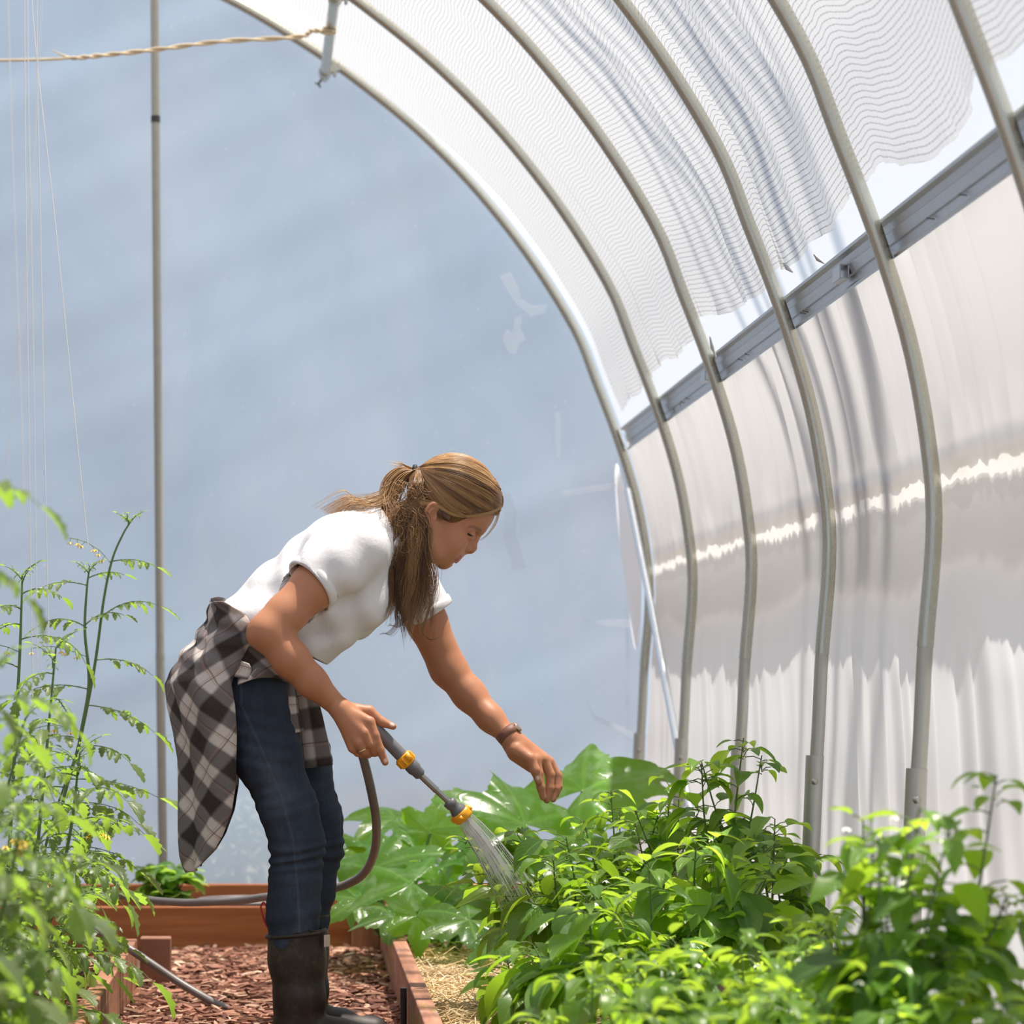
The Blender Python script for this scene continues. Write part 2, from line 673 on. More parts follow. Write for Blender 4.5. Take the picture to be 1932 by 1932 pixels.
# ties that hang at the lower edge
c = tag(b.build('shade_cloth', M_CLOTH), 'white woven shade cloth lining the curved roof between the hoops and the film', 'shade cloth')
for (px, py, Y, dx, dy) in ((1345, 655, 8.0, 12, 40), (1545, 488, 6.6, 20, 18), (1487, 505, 6.95, 18, 18)):
    t = MB()
    p0, p1 = P(px - dx / 2, py - dy / 2, Y), P(px + dx / 2, py + dy / 2, Y)
    t.tube([p0, (p0 + p1) / 2 + Vector((0, 0.01, 0)), p1], lambda q: 0.0015 + 0.004 * math.sin(PI * q), 6)
    t.build('tie', simple('tie_cloth', (0.5, 0.5, 0.5), 0.8), c)

# corner strip of loose film between the end wall and the last hoop
b = MB()


def corner_fn(u, v):
    z = lerp(0.98, 1.66, v)
    w = 0.055 * math.sin(PI * min(1, max(0, (z - 0.98) / 0.68))) ** 0.8
    p, nn = prof(s_at_z(z), 0.0)
    return Vector((p.x - 0.022 - w * (1 - u), Y_END - 0.035 - 0.06 * u + 0.01 * math.sin(9 * z), z))


b.sheet(corner_fn, 8, 40)
tag(b.build('film_flap', film('flap_film', (1, 1, 1), 0.05, 0.05, diff=0.5)), 'loose white strip of film curling at the far corner by the last hoop', 'film strip')

# tree added out of view, limbs laid sunward to streak the cloth with shade
M_BARK = simple('tree_bark', (0.12, 0.09, 0.07), 0.9, bump=0.4)
limbs = bpy.data.objects.new('added_shade_tree', None)
COL.objects.link(limbs)
limbs.location = (2.9, 7.3, 5.0)
limbs['kind'] = 'structure'
WLOC['added_shade_tree'] = Vector((2.9, 7.3, 5.0))
for (Yb, sa, sb, rad, sd) in ((8.02, 2.0, 3.6, .030, 1), (7.80, 1.95, 3.3, .042, 2), (7.62, 2.2, 3.0, .024, 3), (7.50, 2.7, 3.7, .034, 4), (6.92, 1.95, 3.4, .040, 5), (6.74, 2.1, 2.9, .034, 6), (6.52, 2.0, 3.1, .044, 7), (6.40, 2.4, 2.9, .024, 8)):
    pts = []
    for i in range(12):
        q = i / 11
        p, nn = prof(lerp(sa, sb, q))
        p = p + Vector((0, Yb + 0.10 * vnoise(q * 3, sd) + 0.05 * vnoise(q * 9, sd + 9) + 0.12 * q, 0)) + SUN_DIR * 4.2
        pts.append(p)
    b = MB()
    b.tube([Vector((2.9, 7.3, 5.0)), lerp(Vector((2.9, 7.3, 5.0)), pts[0], .5) + Vector((.1, 0, .1))] + pts, lambda q: rad * (1 - .55 * q), 8)
    b.build('limb', M_BARK, limbs)
b = MB()
b.tube(catmull([Vector((3.3, 7.4, -.05)), Vector((3.2, 7.4, 2.2)), Vector((2.95, 7.3, 4.2)), Vector((2.9, 7.3, 5.2))], 6), lambda q: .13 - .06 * q, 12)
b.build('trunk', M_BARK, limbs)

# ---------------------------------------------------------------- hoops
HOOP_LABELS = [
    'galvanized steel hoop at the far end, framing the blue end wall',
    'second hoop from the far end, bolted to the stub of purlin at top',
    'third steel hoop from the far end, its post behind the tall pepper shoot',
    'fourth steel hoop from the far end, bolt showing above the pepper leaves',
    'fifth steel hoop from the far end, bolted post behind the rightmost pepper plant',
    'nearest steel hoop, cut off by the upper right edge of the picture',
]
GR = 'steel greenhouse hoops'


def make_hoop(y, label):
    root = thing('greenhouse_hoop', label, 'hoop', (1.22, y, 0.0), GR)
    s0 = s_at_z(0.92)
    n = 150
    b = MB()
    b.tube([prof(lerp(s0, PROF_LEN - 0.6, i / n))[0] + Vector((0, y, 0)) for i in range(n + 1)], 0.0172, 14)
    b.build('bow', M_STEEL, root)
    b = MB()
    s1 = s_at_z(0.55)
    b.tube([prof(lerp(s1, s0 + 0.004, i / 8))[0] + Vector((0, y, 0)) for i in range(9)], 0.0162, 14)
    b.build('leg', M_STEELD, root)
    b = MB()
    pa, pb = prof(0)[0] + Vector((0, y, -0.01)), prof(s_at_z(0.675))[0] + Vector((-0.004, y, 0))
    b.tube([pa, pb], 0.0218, 16)
    b.build('post', M_STEELD, root)
    b = MB()
    pc = lerp(pa, pb, 0.91)
    b.lathe(pc + Vector((-0.002, -0.020, 0)), (0, -1, 0), [(0, 0.0085), (0.003, 0.0085), (0.0035, 0.0062), (0.009, 0.0058), (0.010, 0.003)], 12)
    b.build('bolt', M_STEELD, root)
    return root


for y, l in zip(HOOP_Y, HOOP_LABELS):
    make_hoop(y, l)

# ---------------------------------------------------------------- rail along the wall
rail = thing('wall_rail', 'grey aluminium film-lock rail running along the wall behind the hoops', 'rail', (1.19, 6.5, 1.735))
sec = [(-.042, .020), (-.037, .0195), (-.030, .031), (-.014, .033), (-.011, .028), (.010, .028), (.013, .033), (.028, .031), (.035, .0195), (.041, .021)]
b = MB()


def rail_fn(u, v):
    i = v * (len(sec) - 1)
    k = min(int(i), len(sec) - 2)
    ds = lerp(sec[k][0], sec[k + 1][0], i - k)
    of = lerp(sec[k][1], sec[k + 1][1], i - k)
    p, nn = prof(S_RAIL + ds, of)
    p.y = lerp(2.6, 10.76, u)
    return p


b.sheet(rail_fn, 12, len(sec) - 1)
b.build('channel', M_ALU, rail, smooth=False, solid=0.0018)
for (px, Y) in ((1575, 6.46), (1326, 8.57)):
    b = MB()
    p, nn = prof(S_RAIL - 0.004, 0.022)
    p.y = Y
    w = 0.030
    for (ox, oz, sx, sz) in ((0, w / 2, w, .003), (0, -w / 2, w, .003), (w / 2, 0, .003, w), (-w / 2, 0, .003, w)):
        b.box(p + Vector((ox * 0.6 - 0.008, 0, oz)), (sx * 0.6 if sx > .01 else sx, 0.085, sz))
    b.build('bracket', M_ALU, rail, smooth=False)
for Y in (5.35, 5.62, 6.05, 6.09, 7.0, 7.03, 7.9, 8.02, 9.1, 9.22):
    p, nn = prof(S_RAIL - 0.022, 0.026)
    p.y = Y
    b = MB()
    b.tube([p + Vector((0, -0.022, -0.001)), p + Vector((-0.008, 0.0, 0.004)), p + Vector((-0.004, 0.020, 0.008))], 0.0014, 6)
    b.build('wire_pin', M_DARK, rail)

# ---------------------------------------------------------------- purlin stub, pole, brace, twisted wire, strings
pu = thing('purlin_pipe', 'short grey steel purlin pipe hanging under the far hoops at top left', 'pipe', P(625, 130, 10.72))
b = MB()
pA, pB = P(640, -60, 9.2), P(612, 146, 10.88)
b.tube([pA, pB], 0.0185, 16)
b.build('pipe', M_STEEL, pu)
for hy, hx in ((10.77, 0), (9.60, 0)):
    t = (hy - pA.y) / (pB.y - pA.y)
    c = lerp(pA, pB, t)
    b = MB()
    b.lathe(c + Vector((0, -0.03, 0)), (0, 1, 0), [(0, 0.020), (0.004, 0.024), (0.056, 0.024), (0.06, 0.020)], 16)
    b.box(c + Vector((0.030, 0, 0.008)), (0.05, 0.035, 0.026), ry=-0.3)
    b.tube([c + Vector((0.035, -0.03, -0.012)), c + Vector((0.035, 0.03, -0.012))], 0.006, 8)
    b.build('clamp', M_STEELD, pu, angle=0.6)
b = MB()
q = pB + Vector((-0.01, 0, -0.005))
b.tube([q, q + Vector((-0.012, 0, -0.02))], 0.004, 6)
b.tube([q + Vector((-0.012, 0, -0.02)), q + Vector((-0.024, 0, -0.014))], 0.0035, 6)
b.tube([q + Vector((-0.012, 0, -0.02)), q + Vector((-0.004, 0, -0.032))], 0.0035, 6)
b.build('wing_nut', M_DARK, pu)

po = thing('support_pole', 'tall slim weathered steel pole standing before the blue end wall at left', 'pole', P(309, 1733, 10.80))
q0, q1, q2, q3 = P(309, 1740, 10.80), P(302, 1240, 10.80), P(293.5, 225, 10.80), P(291, -60, 10.80)
for a, c, r in ((q0, q1, .0162), (q1, q2, .0152), (q2, q3, .0148)):
    b = MB()
    b.tube([a, c], r, 14)
    b.build('tube', M_POLE, po)
for c in (q1, q2):
    b = MB()
    b.tube([c + Vector((0, 0, -.012)), c + Vector((0, 0, .012))], 0.0168, 14)
    b.build('joint', M_DARK if c is q2 else M_POLE, po)

br = thing('diagonal_brace', 'bright steel brace slanting from the far hoop down to the wall', 'brace', P(1294, 1500, 9.55))
c0, c1, c2 = P(1184, 925, 10.68), P(1229, 1146, 10.25), P(1302, 1530, 9.52)
b = MB()
b.tube([c0, c1], 0.0125, 12)
b.build('upper_tube', M_BRIGHT, br)
b = MB()
b.tube([c1 - (c2 - c1) * 0.01, c2], 0.0140, 12)
b.build('lower_tube', M_BRIGHT, br)

M_TWINE = simple('jute_twine', (0.62, 0.50, 0.33), 0.8)
tw = thing('twisted_twine', 'beige twisted twine tied to the purlin stub and stretched left', 'twine', P(618, 63, 10.0))
path = [P(622, 62, 10.0), P(590, 58, 10.0), P(560, 70, 10.0), P(420, 78, 10.0), P(300, 93, 10.0), P(200, 104, 10.0), P(140, 110, 10.0)]
cp = catmull(path, 14)
for k in (0, 1):
    b = MB()
    pts = []
    for i, p in enumerate(cp):
        an = i * 0.55 + k * PI
        rr = 0.0042
        pts.append(p + Vector((0, math.sin(an) * rr, math.cos(an) * rr)))
    if k == 0:
        pts += catmull([pts[-1], P(120, 105, 10.0), P(97, 94, 10.0)], 5)[1:]
    else:
        pts += catmull([pts[-1], P(90, 112, 10.0), P(-60, 115, 10.0)], 5)[1:]
    b.tube(pts, lambda q: 0.0048 if q < 0.93 or k else 0.0048 * (1 - (q - 0.93) / 0.08), 7)
    b.build('strand', M_TWINE, tw)
b = MB()
pr = []
for i in range(30):
    an = i * 0.62
    pr.append(P(622, 58 + (i - 15) * 0.55, 10.0) + Vector((math.cos(an) * .0205, math.sin(an) * .0205, 0)))
b.tube(pr, 0.0035, 6)
b.build('knot', M_TWINE, tw)

M_STRING = simple('white_string', (0.80, 0.81, 0.82), 0.6)
SG = 'white training strings above the tomatoes'
STR = [
    ([(14, -40), (20, 180), (28, 420), (38, 700), (45, 960)], 5.2, 'leftmost white training string above the tomato plants'),
    ([(52, -40), (54, 200), (60, 480), (66, 900), (70, 1260)], 6.0, 'second white training string from the left, hanging plumb'),
    ([(57, -40), (70, 120), (104, 420), (140, 780), (166, 1030)], 7.3, 'slanting white training string that reaches the tall tomato shoot'),
    ([(71, -40), (70, 90), (76, 420), (84, 840), (92, 1230)], 6.6, 'fourth white training string from the left, hanging plumb'),
    ([(80, -40), (66, 260), (50, 520), (30, 700), (8, 930)], 4.9, 'white training string slanting left among the strings'),
    ([(46, -40), (48, 300), (52, 640), (57, 1020), (62, 1330)], 6.3, 'faint white training string between two plumb ones at left'),
]
for pts, Y, lab in STR:
    b = MB()
    b.tube(catmull([P(x, y, Y) for x, y in pts], 6), 0.0010 * Y / 6, 5)
    tag(b.build('training_string', M_STRING), lab, 'string', SG)

# pale patches that paint film highlights and reflections onto the end wall
M_HILITE = film('painted_highlight', (0.9, 0.93, 0.97), 0.72, 0.05, 0.3)
HIGHLIGHTS = [
    ([(938, 935), (962, 930), (975, 965), (972, 1000), (992, 1070), (968, 1078), (950, 1010), (952, 970)], 'bent pale painted reflection on the end wall right of her face'),
    ([(960, 664), (948, 640), (955, 622), (966, 630), (970, 604), (986, 592), (982, 622), (992, 640), (980, 648), (974, 668)], 'blotchy pale painted highlight high on the end wall'),
    ([(944, 522), (962, 514), (976, 540), (984, 566), (1004, 578), (1034, 574), (1028, 590), (1002, 596), (976, 574), (958, 548)], 'smeared pale painted highlight uppermost on the end wall near the hoop'),
    ([(1047, 780), (1058, 778), (1057, 862), (1050, 862)], 'thin upright painted sliver of highlight on the end wall'),
    ([(1062, 926), (1170, 910), (1172, 919), (1065, 936)], 'painted crease highlight reaching the far hoop above the brace'),
    ([(1098, 1172), (1200, 1168), (1202, 1184), (1150, 1182)], 'painted crease highlight reaching the far hoop beside the brace'),
    ([(312, 1385), (335, 1384), (340, 1390), (314, 1391)], 'short white painted sliver of highlight just right of the support pole'),
    ([(1105, 1320), (1125, 1350), (1200, 1385), (1200, 1395), (1120, 1358)], 'curling painted sliver of highlight low on the end wall by the far hoop'),
]
for pl, lab in HIGHLIGHTS:
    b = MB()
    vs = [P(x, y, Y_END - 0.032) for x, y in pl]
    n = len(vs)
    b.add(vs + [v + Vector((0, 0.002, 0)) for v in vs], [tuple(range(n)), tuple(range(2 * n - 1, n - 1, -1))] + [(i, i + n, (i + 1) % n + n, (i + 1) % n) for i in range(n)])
    tag(b.build('highlight_patch', M_HILITE, smooth=False), lab, 'tape', 'painted highlights on the end wall')

# shrub growing outside, pale through the end wall
b = MB()
rr = random.Random(5)
cx, cz = P(450, 1600, 11.4).x, 0.42
for i in range(260):
    a, e = rr.uniform(0, 2 * PI), rr.uniform(-1, 1)
    rad = rr.uniform(0.5, 1) ** 0.5
    p = Vector((cx + 0.16 * rad * math.cos(a), 11.45 + 0.16 * rad * math.sin(a), cz * (0.55 + 0.5 * rad * e)))
    d = Vector((rr.uniform(-1, 1), rr.uniform(-1, 1), rr.uniform(-.3, 1))).normalized() * 0.07
    s = d.orthogonal().normalized() * 0.025
    b.add([p, p + d / 2 + s, p + d, p + d / 2 - s], [(0, 1, 2, 3)])
sh = tag(b.build('outdoor_shrub', simple('pale_leaf', (0.75, 0.7, 0.5), 0.7)), 'pale shrub outside, seen dimly through the foot of the end wall', 'shrub')
b = MB()
b.tube([Vector((cx, 11.45, -0.01)), Vector((cx, 11.45, 0.4))], 0.01, 6)
b.build('stem', M_DARK, sh)

# ================================================================ beds
M_SOIL = simple('bed_soil', (0.11, 0.065, 0.042), 0.95, 0, 0.2, 0.4, 25, 0.6)


def board(name, c, s, mat, parent, rz=0.0):
    b = MB()
    b.box(c, s, rz)
    return b.build(name, mat, parent, smooth=False, bevel=0.004)


BH = 0.141
lb = thing('raised_bed', 'left raised bed with a weathered red board edging the path', 'raised bed', (-1.2, 5.6, 0), 'redwood raised beds')
board('side_board', (-0.460, 5.65, BH / 2), (0.042, 5.2, BH), M_WOODY, lb)
board('end_board', (-1.15, 8.27, BH / 2), (1.34, 0.04, BH), M_WOODX, lb)
board('corner_post', (-0.392, 8.345, 0.069), (0.086, 0.07, 0.138), M_WOODZ, lb)
b = MB()
b.sheet(lambda u, v: Vector((lerp(-1.85, -0.482, u), lerp(2.9, 8.24, v), 0.085 + 0.02 * vnoise(u * 9 + v * 31, 2))), 12, 40)
b.build('soil', M_SOIL, lb)

rb = thing('raised_bed', 'right raised bed with a lichen-spotted board and straw, full of pepper plants', 'raised bed', (0.7, 6.4, 0), 'redwood raised beds')
m = Mat('redwood_lichen')
nz = m.noise(3.0, 6, m.pos((9, 0.7, 9)), 0.65, 0.4)
c = m.ramp(nz.outputs['Fac'], [(0.30, (0.24, 0.105, 0.06)), (0.55, (0.40, 0.19, 0.12)), (0.72, (0.54, 0.29, 0.19))])
li = m.noise(9, 5, m.pos((1, .5, 1)), 0.7)
c = m.mix(m.ramp(li.outputs['Fac'], [(0.55, (0, 0, 0)), (0.60, (1, 1, 1))]), c, (0.30, 0.20, 0.04))
gr = m.noise(4, 4, m.pos((6, .6, 1)), 0.7)
c = m.mix(m.ramp(gr.outputs['Fac'], [(0.58, (0, 0, 0)), (0.75, (.5, .5, .5))]), c, (0.55, 0.47, 0.42))
M_WOODL = m.done(m.pbsdf(c, 0.7, 0, 0.3, m.bump(nz.outputs['Fac'], 0.35, 0.004)))
board('side_board', (0.288, 6.55, BH / 2), (0.040, 5.74, BH), M_WOODL, rb)
b = MB()
b.tube([Vector((0.256, 7.02, -0.01)), Vector((0.256, 7.02, 0.128))], 0.008, 8)
b.build('stake', M_DARK, rb)
board('corner_post', (0.345, 9.38, 0.08), (0.055, 0.07, 0.21), M_WOODZ, rb)
b = MB()
b.sheet(lambda u, v: Vector((lerp(0.305, 1.20, u), lerp(2.9, 9.30, v), 0.055 + 0.012 * vnoise(u * 9 + v * 31, 3))), 12, 50)
b.build('soil', M_SOIL, rb)

fb = thing('raised_bed', 'far raised bed across the end of the path, hose lying over it', 'raised bed', (-0.3, 10.0, 0), 'redwood raised beds')
board('front_board', (-0.35, 9.47, BH / 2), (2.5, 0.04, BH), M_WOODX, fb)
board('back_board', (-0.35, 10.57, BH / 2), (2.9, 0.04, BH), M_WOODX, fb)
board('corner_post', (0.222, 9.415, 0.067), (0.088, 0.06, 0.134), M_WOODZ, fb)
b = MB()
b.sheet(lambda u, v: Vector((lerp(-1.7, 1.05, u), lerp(9.49, 10.55, v), 0.06 + 0.012 * vnoise(u * 19 + v * 11, 3))), 30, 12)
b.build('soil', M_SOIL, fb)
b = MB()
ring = [Vector((-0.165 + 0.16 * math.cos(2 * PI * i / 40), 9.95 + 0.16 * math.sin(2 * PI * i / 40), 0.125)) for i in range(41)]
b.tube(ring, 0.008, 8)
b.lathe(Vector((-0.165, 9.95, 0.05)), (0, 0, 1), [(0, 0.14), (0.075, 0.158), (0.07, 0.15), (0.03, 0.145)], 40)
tag(b.build('pot_rim', simple('grey_plastic', (0.16, 0.14, 0.14), 0.45)), 'round grey plastic pot sunk in the far bed behind the hose', 'pot')

# ---------------------------------------------------------------- bark chips on the path
def chip_mat():
    m = Mat('bark_chip')
    at = m.attr('rnd')
    c = m.ramp(at.outputs['Fac'], [(0.0, (0.11, 0.042, 0.028)), (0.35, (0.29, 0.125, 0.082)), (0.7, (0.47, 0.235, 0.155)), (0.93, (0.63, 0.40, 0.28)), (1.0, (0.80, 0.62, 0.46))])
    nz = m.noise(40, 4, m.pos())
    c = m.mix(m.math('MULTIPLY', nz.outputs['Fac'], 0.3), c, (0.16, 0.07, 0.05))
    return m.done(m.pbsdf(c, 0.75, 0, 0.3, m.bump(nz.outputs['Fac'], 0.4, 0.003)))


M_CHIP = chip_mat()


def chips(b, n, x0, x1, y0, y1, z0, z1, seed, smin=0.018, smax=0.065):
    r = random.Random(seed)
    for i in range(n):
        L = r.uniform(smin, smax)
        W = L * r.uniform(0.13, 0.32)
        T = r.uniform(0.003, 0.007)
        c = (r.uniform(x0, x1), r.uniform(y0, y1), r.uniform(z0, z1))
        m = Matrix.Translation(c) @ Matrix.Rotation(r.gauss(0, 0.75), 4, 'Z') @ Matrix.Rotation(r.gauss(0, 0.20), 4, 'Y') @ Matrix.Rotation(r.gauss(0, 0.55), 4, 'X')
        k = r.uniform(-0.2, 0.2) * W
        vs = [(-L / 2, k, 0), (-L * .25, -W / 2, 0), (L * .3, -W * .45, 0), (L / 2, -k, 0), (L * .22, W / 2, 0), (-L * .3, W * .42, 0)]
        vv = [m @ Vector(v) for v in vs] + [m @ Vector((v[0] * .95, v[1] * .9, T)) for v in vs]
        fs = [(6, 7, 8, 9, 10, 11)] + [(i, (i + 1) % 6, (i + 1) % 6 + 6, i + 6) for i in range(6)]
        b.add(vv, fs, None, r.random())


b = MB()
chips(b, 5200, -0.435, 0.265, 6.2, 9.44, 0.0, 0.016, 3)
tag(b.build('bark_chips', M_CHIP, smooth=False), 'reddish bark chips covering the path', 'bark chips', kind='stuff')
b = MB()
chips(b, 1500, -0.95, -0.485, 5.6, 8.2, 0.095, 0.115, 4, 0.015, 0.045)
tag(b.build('bed_mulch', M_CHIP, smooth=False), 'dark bark mulch in the left bed', 'mulch', kind='stuff')

# ---------------------------------------------------------------- straw
m = Mat('straw')
at = m.attr('rnd')
c = m.ramp(at.outputs['Fac'], [(0.0, (0.48, 0.31, 0.13)), (0.5, (0.84, 0.63, 0.34)), (1.0, (0.92, 0.80, 0.56))])
M_STRAW = m.done(m.pbsdf(c, 0.6, 0, 0.4))
b = MB()
r = random.Random(8)
for i in range(8000):
    L = r.uniform(0.035, 0.13)
    c = Vector((r.uniform(0.31, 0.80), r.uniform(6.3, 8.6), r.uniform(0.062, 0.088)))
    an = r.uniform(0, PI)
    d = Vector((math.cos(an), math.sin(an), r.gauss(0, 0.10))) * L / 2
    sd = Vector((0, 0, r.gauss(0, 0.012)))
    if c.x - abs(d.x) < 0.31:
        c.x = 0.31 + abs(d.x)
    b.tube([c - d, c + sd, c + d], r.uniform(0.0008, 0.0016), 4, False, r.random())
tag(b.build('straw_mulch', M_STRAW), 'pale straw mulch at the edge of the right bed', 'straw', kind='stuff')
# ================================================================ signed-distance modelling
class SDF:
    def __init__(self, lo, hi, h):
        self.lo = np.array(lo, dtype=np.float32)
        self.h = h
        self.n = np.ceil((np.array(hi) - np.array(lo)) / h).astype(int) + 1
        self.d = np.full(self.n, 1.0, dtype=np.float32)

    def _sub(self, lo, hi, pad):
        a = np.maximum(0, np.floor((np.array(lo) - pad - self.lo) / self.h).astype(int))
        b = np.minimum(self.n, np.ceil((np.array(hi) + pad - self.lo) / self.h).astype(int) + 1)
        if np.any(b <= a):
            return None
        ax = [(np.arange(a[i], b[i], dtype=np.float32) * self.h + self.lo[i]) for i in range(3)]
        return tuple(slice(a[i], b[i]) for i in range(3)), ax[0][:, None, None], ax[1][None, :, None], ax[2][None, None, :]

    def _merge(self, sl, new, k, op):
        old = self.d[sl]
        if op == 'add':
            if k > 0:
                hh = np.clip(0.5 + 0.5 * (old - new) / k, 0, 1)
                self.d[sl] = old + (new - old) * hh - k * hh * (1 - hh)
            else:
                self.d[sl] = np.minimum(old, new)
        else:
            new = -new
            if k > 0:
                hh = np.clip(0.5 - 0.5 * (old - new) / k, 0, 1)
                self.d[sl] = old + (new - old) * hh + k * hh * (1 - hh)
            else:
                self.d[sl] = np.maximum(old, new)

    def cap(self, a, b, ra, rb, k=0.01, op='add', sq=None):
        """tapered capsule; sq = (axis vector, factor) flattens the section along that axis"""
        a, b = np.array(a, dtype=np.float32), np.array(b, dtype=np.float32)
        r = max(ra, rb)
        lo, hi = np.minimum(a, b) - r, np.maximum(a, b) + r
        s = self._sub(lo, hi, k * 1.2 + 3 * self.h)
        if s is None:
            return self
        sl, x, y, z = s
        ab = b - a
        L2 = float(ab @ ab) + 1e-12
        px, py, pz = x - a[0], y - a[1], z - a[2]
        t = np.clip((px * ab[0] + py * ab[1] + pz * ab[2]) / L2, 0, 1)
        dx, dy, dz = px - t * ab[0], py - t * ab[1], pz - t * ab[2]
        if sq:
            v, f = np.array(sq[0], dtype=np.float32), sq[1]
            v = v / np.linalg.norm(v)
            q = (dx * v[0] + dy * v[1] + dz * v[2]) * (1 / f - 1)
            dx, dy, dz = dx + q * v[0], dy + q * v[1], dz + q * v[2]
        d = np.sqrt(dx * dx + dy * dy + dz * dz) - (ra + (rb - ra) * t)
        self._merge(sl, d, k, op)
        return self

    def chain(self, pts, rad, k=0.01, op='add', sq=None):
        for i in range(len(pts) - 1):
            self.cap(pts[i], pts[i + 1], rad[i], rad[i + 1], k, op, sq)
        return self

    def ell(self, c, r, k=0.01, axes=None, op='add'):
        """ellipsoid; axes = 3 unit vectors"""
        c = np.array(c, dtype=np.float32)
        r = np.array(r, dtype=np.float32)
        A = np.eye(3, dtype=np.float32) if axes is None else np.array([list(v) for v in axes], dtype=np.float32)
        ext = np.sqrt(((A * r[:, None]) ** 2).sum(axis=0))
        s = self._sub(c - ext, c + ext, k * 1.2 + 3 * self.h)
        if s is None:
            return self
        sl, x, y, z = s
        px, py, pz = x - c[0], y - c[1], z - c[2]
        k0 = 0
        k1 = 0
        for i in range(3):
            q = px * A[i, 0] + py * A[i, 1] + pz * A[i, 2]
            k0 = k0 + (q / r[i]) ** 2
            k1 = k1 + (q / r[i] ** 2) ** 2
        k0, k1 = np.sqrt(k0), np.sqrt(k1) + 1e-9
        d = k0 * (k0 - 1) / k1
        self._merge(sl, d.astype(np.float32), k, op)
        return self

    def warp(self, lo, hi, fn):
        """d += fn(x,y,z) inside a box"""
        s = self._sub(lo, hi, 0)
        sl, x, y, z = s
        self.d[sl] = self.d[sl] + fn(x, y, z).astype(np.float32)
        return self

    def mesh(self):
        d, n = self.d, self.n
        ins = d < 0
        c = [ins[i:n[0] - 1 + i, j:n[1] - 1 + j, k:n[2] - 1 + k] for i in (0, 1) for j in (0, 1) for k in (0, 1)]
        s = np.zeros(c[0].shape, dtype=np.uint8)
        for q in c:
            s += q
        act = (s > 0) & (s < 8)
        idx = np.argwhere(act)
        num = np.full(act.shape, -1, dtype=np.int32)
        num[tuple(idx.T)] = np.arange(len(idx))
        acc = np.zeros((len(idx), 3), dtype=np.float64)
        cnt = np.zeros(len(idx))
        for ax in range(3):
            o = [a for a in range(3) if a != ax]
            for u in (0, 1):
                for v in (0, 1):
                    p0 = idx.copy()
                    p0[:, o[0]] += u
                    p0[:, o[1]] += v
                    p1 = p0.copy()
                    p1[:, ax] += 1
                    d0, d1 = d[tuple(p0.T)], d[tuple(p1.T)]
                    m = (d0 < 0) != (d1 < 0)
                    t = d0[m] / (d0[m] - d1[m])
                    q = p0[m].astype(np.float64)
                    q[:, ax] += t
                    acc[m] += q
                    cnt[m] += 1
        V = acc / cnt[:, None] * self.h + self.lo
        faces = []
        for ax in range(3):
            o = [a for a in range(3) if a != ax]
            a0 = [slice(0, None)] * 3
            a1 = [slice(0, None)] * 3
            a0[ax], a1[ax] = slice(0, -1), slice(1, None)
            i0, i1 = ins[tuple(a0)], ins[tuple(a1)]
            for sign in (True, False):
                e = np.argwhere((i0 == sign) & (i1 != sign))
                ok = (e[:, o[0]] > 0) & (e[:, o[1]] > 0) & (e[:, o[0]] < n[o[0]] - 1) & (e[:, o[1]] < n[o[1]] - 1)
                e = e[ok]
                q = []
                for (du, dv) in ((-1, -1), (0, -1), (0, 0), (-1, 0)):
                    p = e.copy()
                    p[:, o[0]] += du
                    p[:, o[1]] += dv
                    q.append(num[tuple(p.T)])
                q = np.array(q).T
                if (ax == 1) == sign:
                    q = q[:, ::-1]
                faces.append(q)
        return V, np.concatenate(faces)


def np_object(name, V, Fc, mat, parent, smooth=True, extra=None):
    off = np.array(WLOC.get(parent.name, Vector((0, 0, 0)))) if parent else np.zeros(3)
    me = bpy.data.meshes.new(name)
    V = V - off
    me.vertices.add(len(V))
    me.vertices.foreach_set('co', V.astype(np.float32).ravel())
    me.loops.add(Fc.size)
    me.loops.foreach_set('vertex_index', Fc.astype(np.int32).ravel())
    me.polygons.add(len(Fc))
    me.polygons.foreach_set('loop_start', np.arange(0, Fc.size, Fc.shape[1], dtype=np.int32))
    me.update(calc_edges=True)
    me.validate()
    for m in (mat if isinstance(mat, (list, tuple)) else [mat]):
        me.materials.append(m)
    me.polygons.foreach_set('use_smooth', [smooth] * len(me.polygons))
    if extra:
        for k, v in extra.items():
            a = me.attributes.new(k, 'FLOAT', 'POINT')
            a.data.foreach_set('value', np.asarray(v, dtype=np.float32))
    o = bpy.data.objects.new(name, me)
    COL.objects.link(o)
    if parent:
        o.parent = parent
    WLOC[o.name] = Vector(off)
    return o


def cut(V, Fc, keep):
    """drop faces whose centre fails keep(centres)"""
    c = V[Fc].mean(axis=1)
    Fc = Fc[keep(c)]
    used = np.unique(Fc)
    mp = np.full(len(V), -1)
    mp[used] = np.arange(len(used))
    return V[used], mp[Fc]


def clip_plane(V, Fc, p, nrm):
    """remove what lies on the +n side of the plane and snap the rim onto it"""
    p, nrm = np.array(p), np.array(nrm) / np.linalg.norm(nrm)
    s = (V - p) @ nrm
    V2, F2 = V, Fc[(s[Fc] < 0).any(axis=1)]
    over = s > 0
    V2 = V.copy()
    V2[over] -= s[over][:, None] * nrm
    used = np.unique(F2)
    mp = np.full(len(V), -1)
    mp[used] = np.arange(len(used))
    return V2[used], mp[F2]


# ================================================================ the woman
YW = 6.83
PX = YW / F          # metres per photo pixel at her distance


def W(px, py, dy=0.0):
    return P(px, py, YW + dy)


def C3(x, y, dy=0.0):
    return W(600 + x / 3.864, 1280 + y / 3.864, dy)


def C1(x, y, dy=0.0):
    return W(280 + x / 2.356, 820 + y / 2.356, dy)


def HD(x, y, dy=0.0):
    return W(780 + x / 8.05, 860 + y / 8.05, dy)


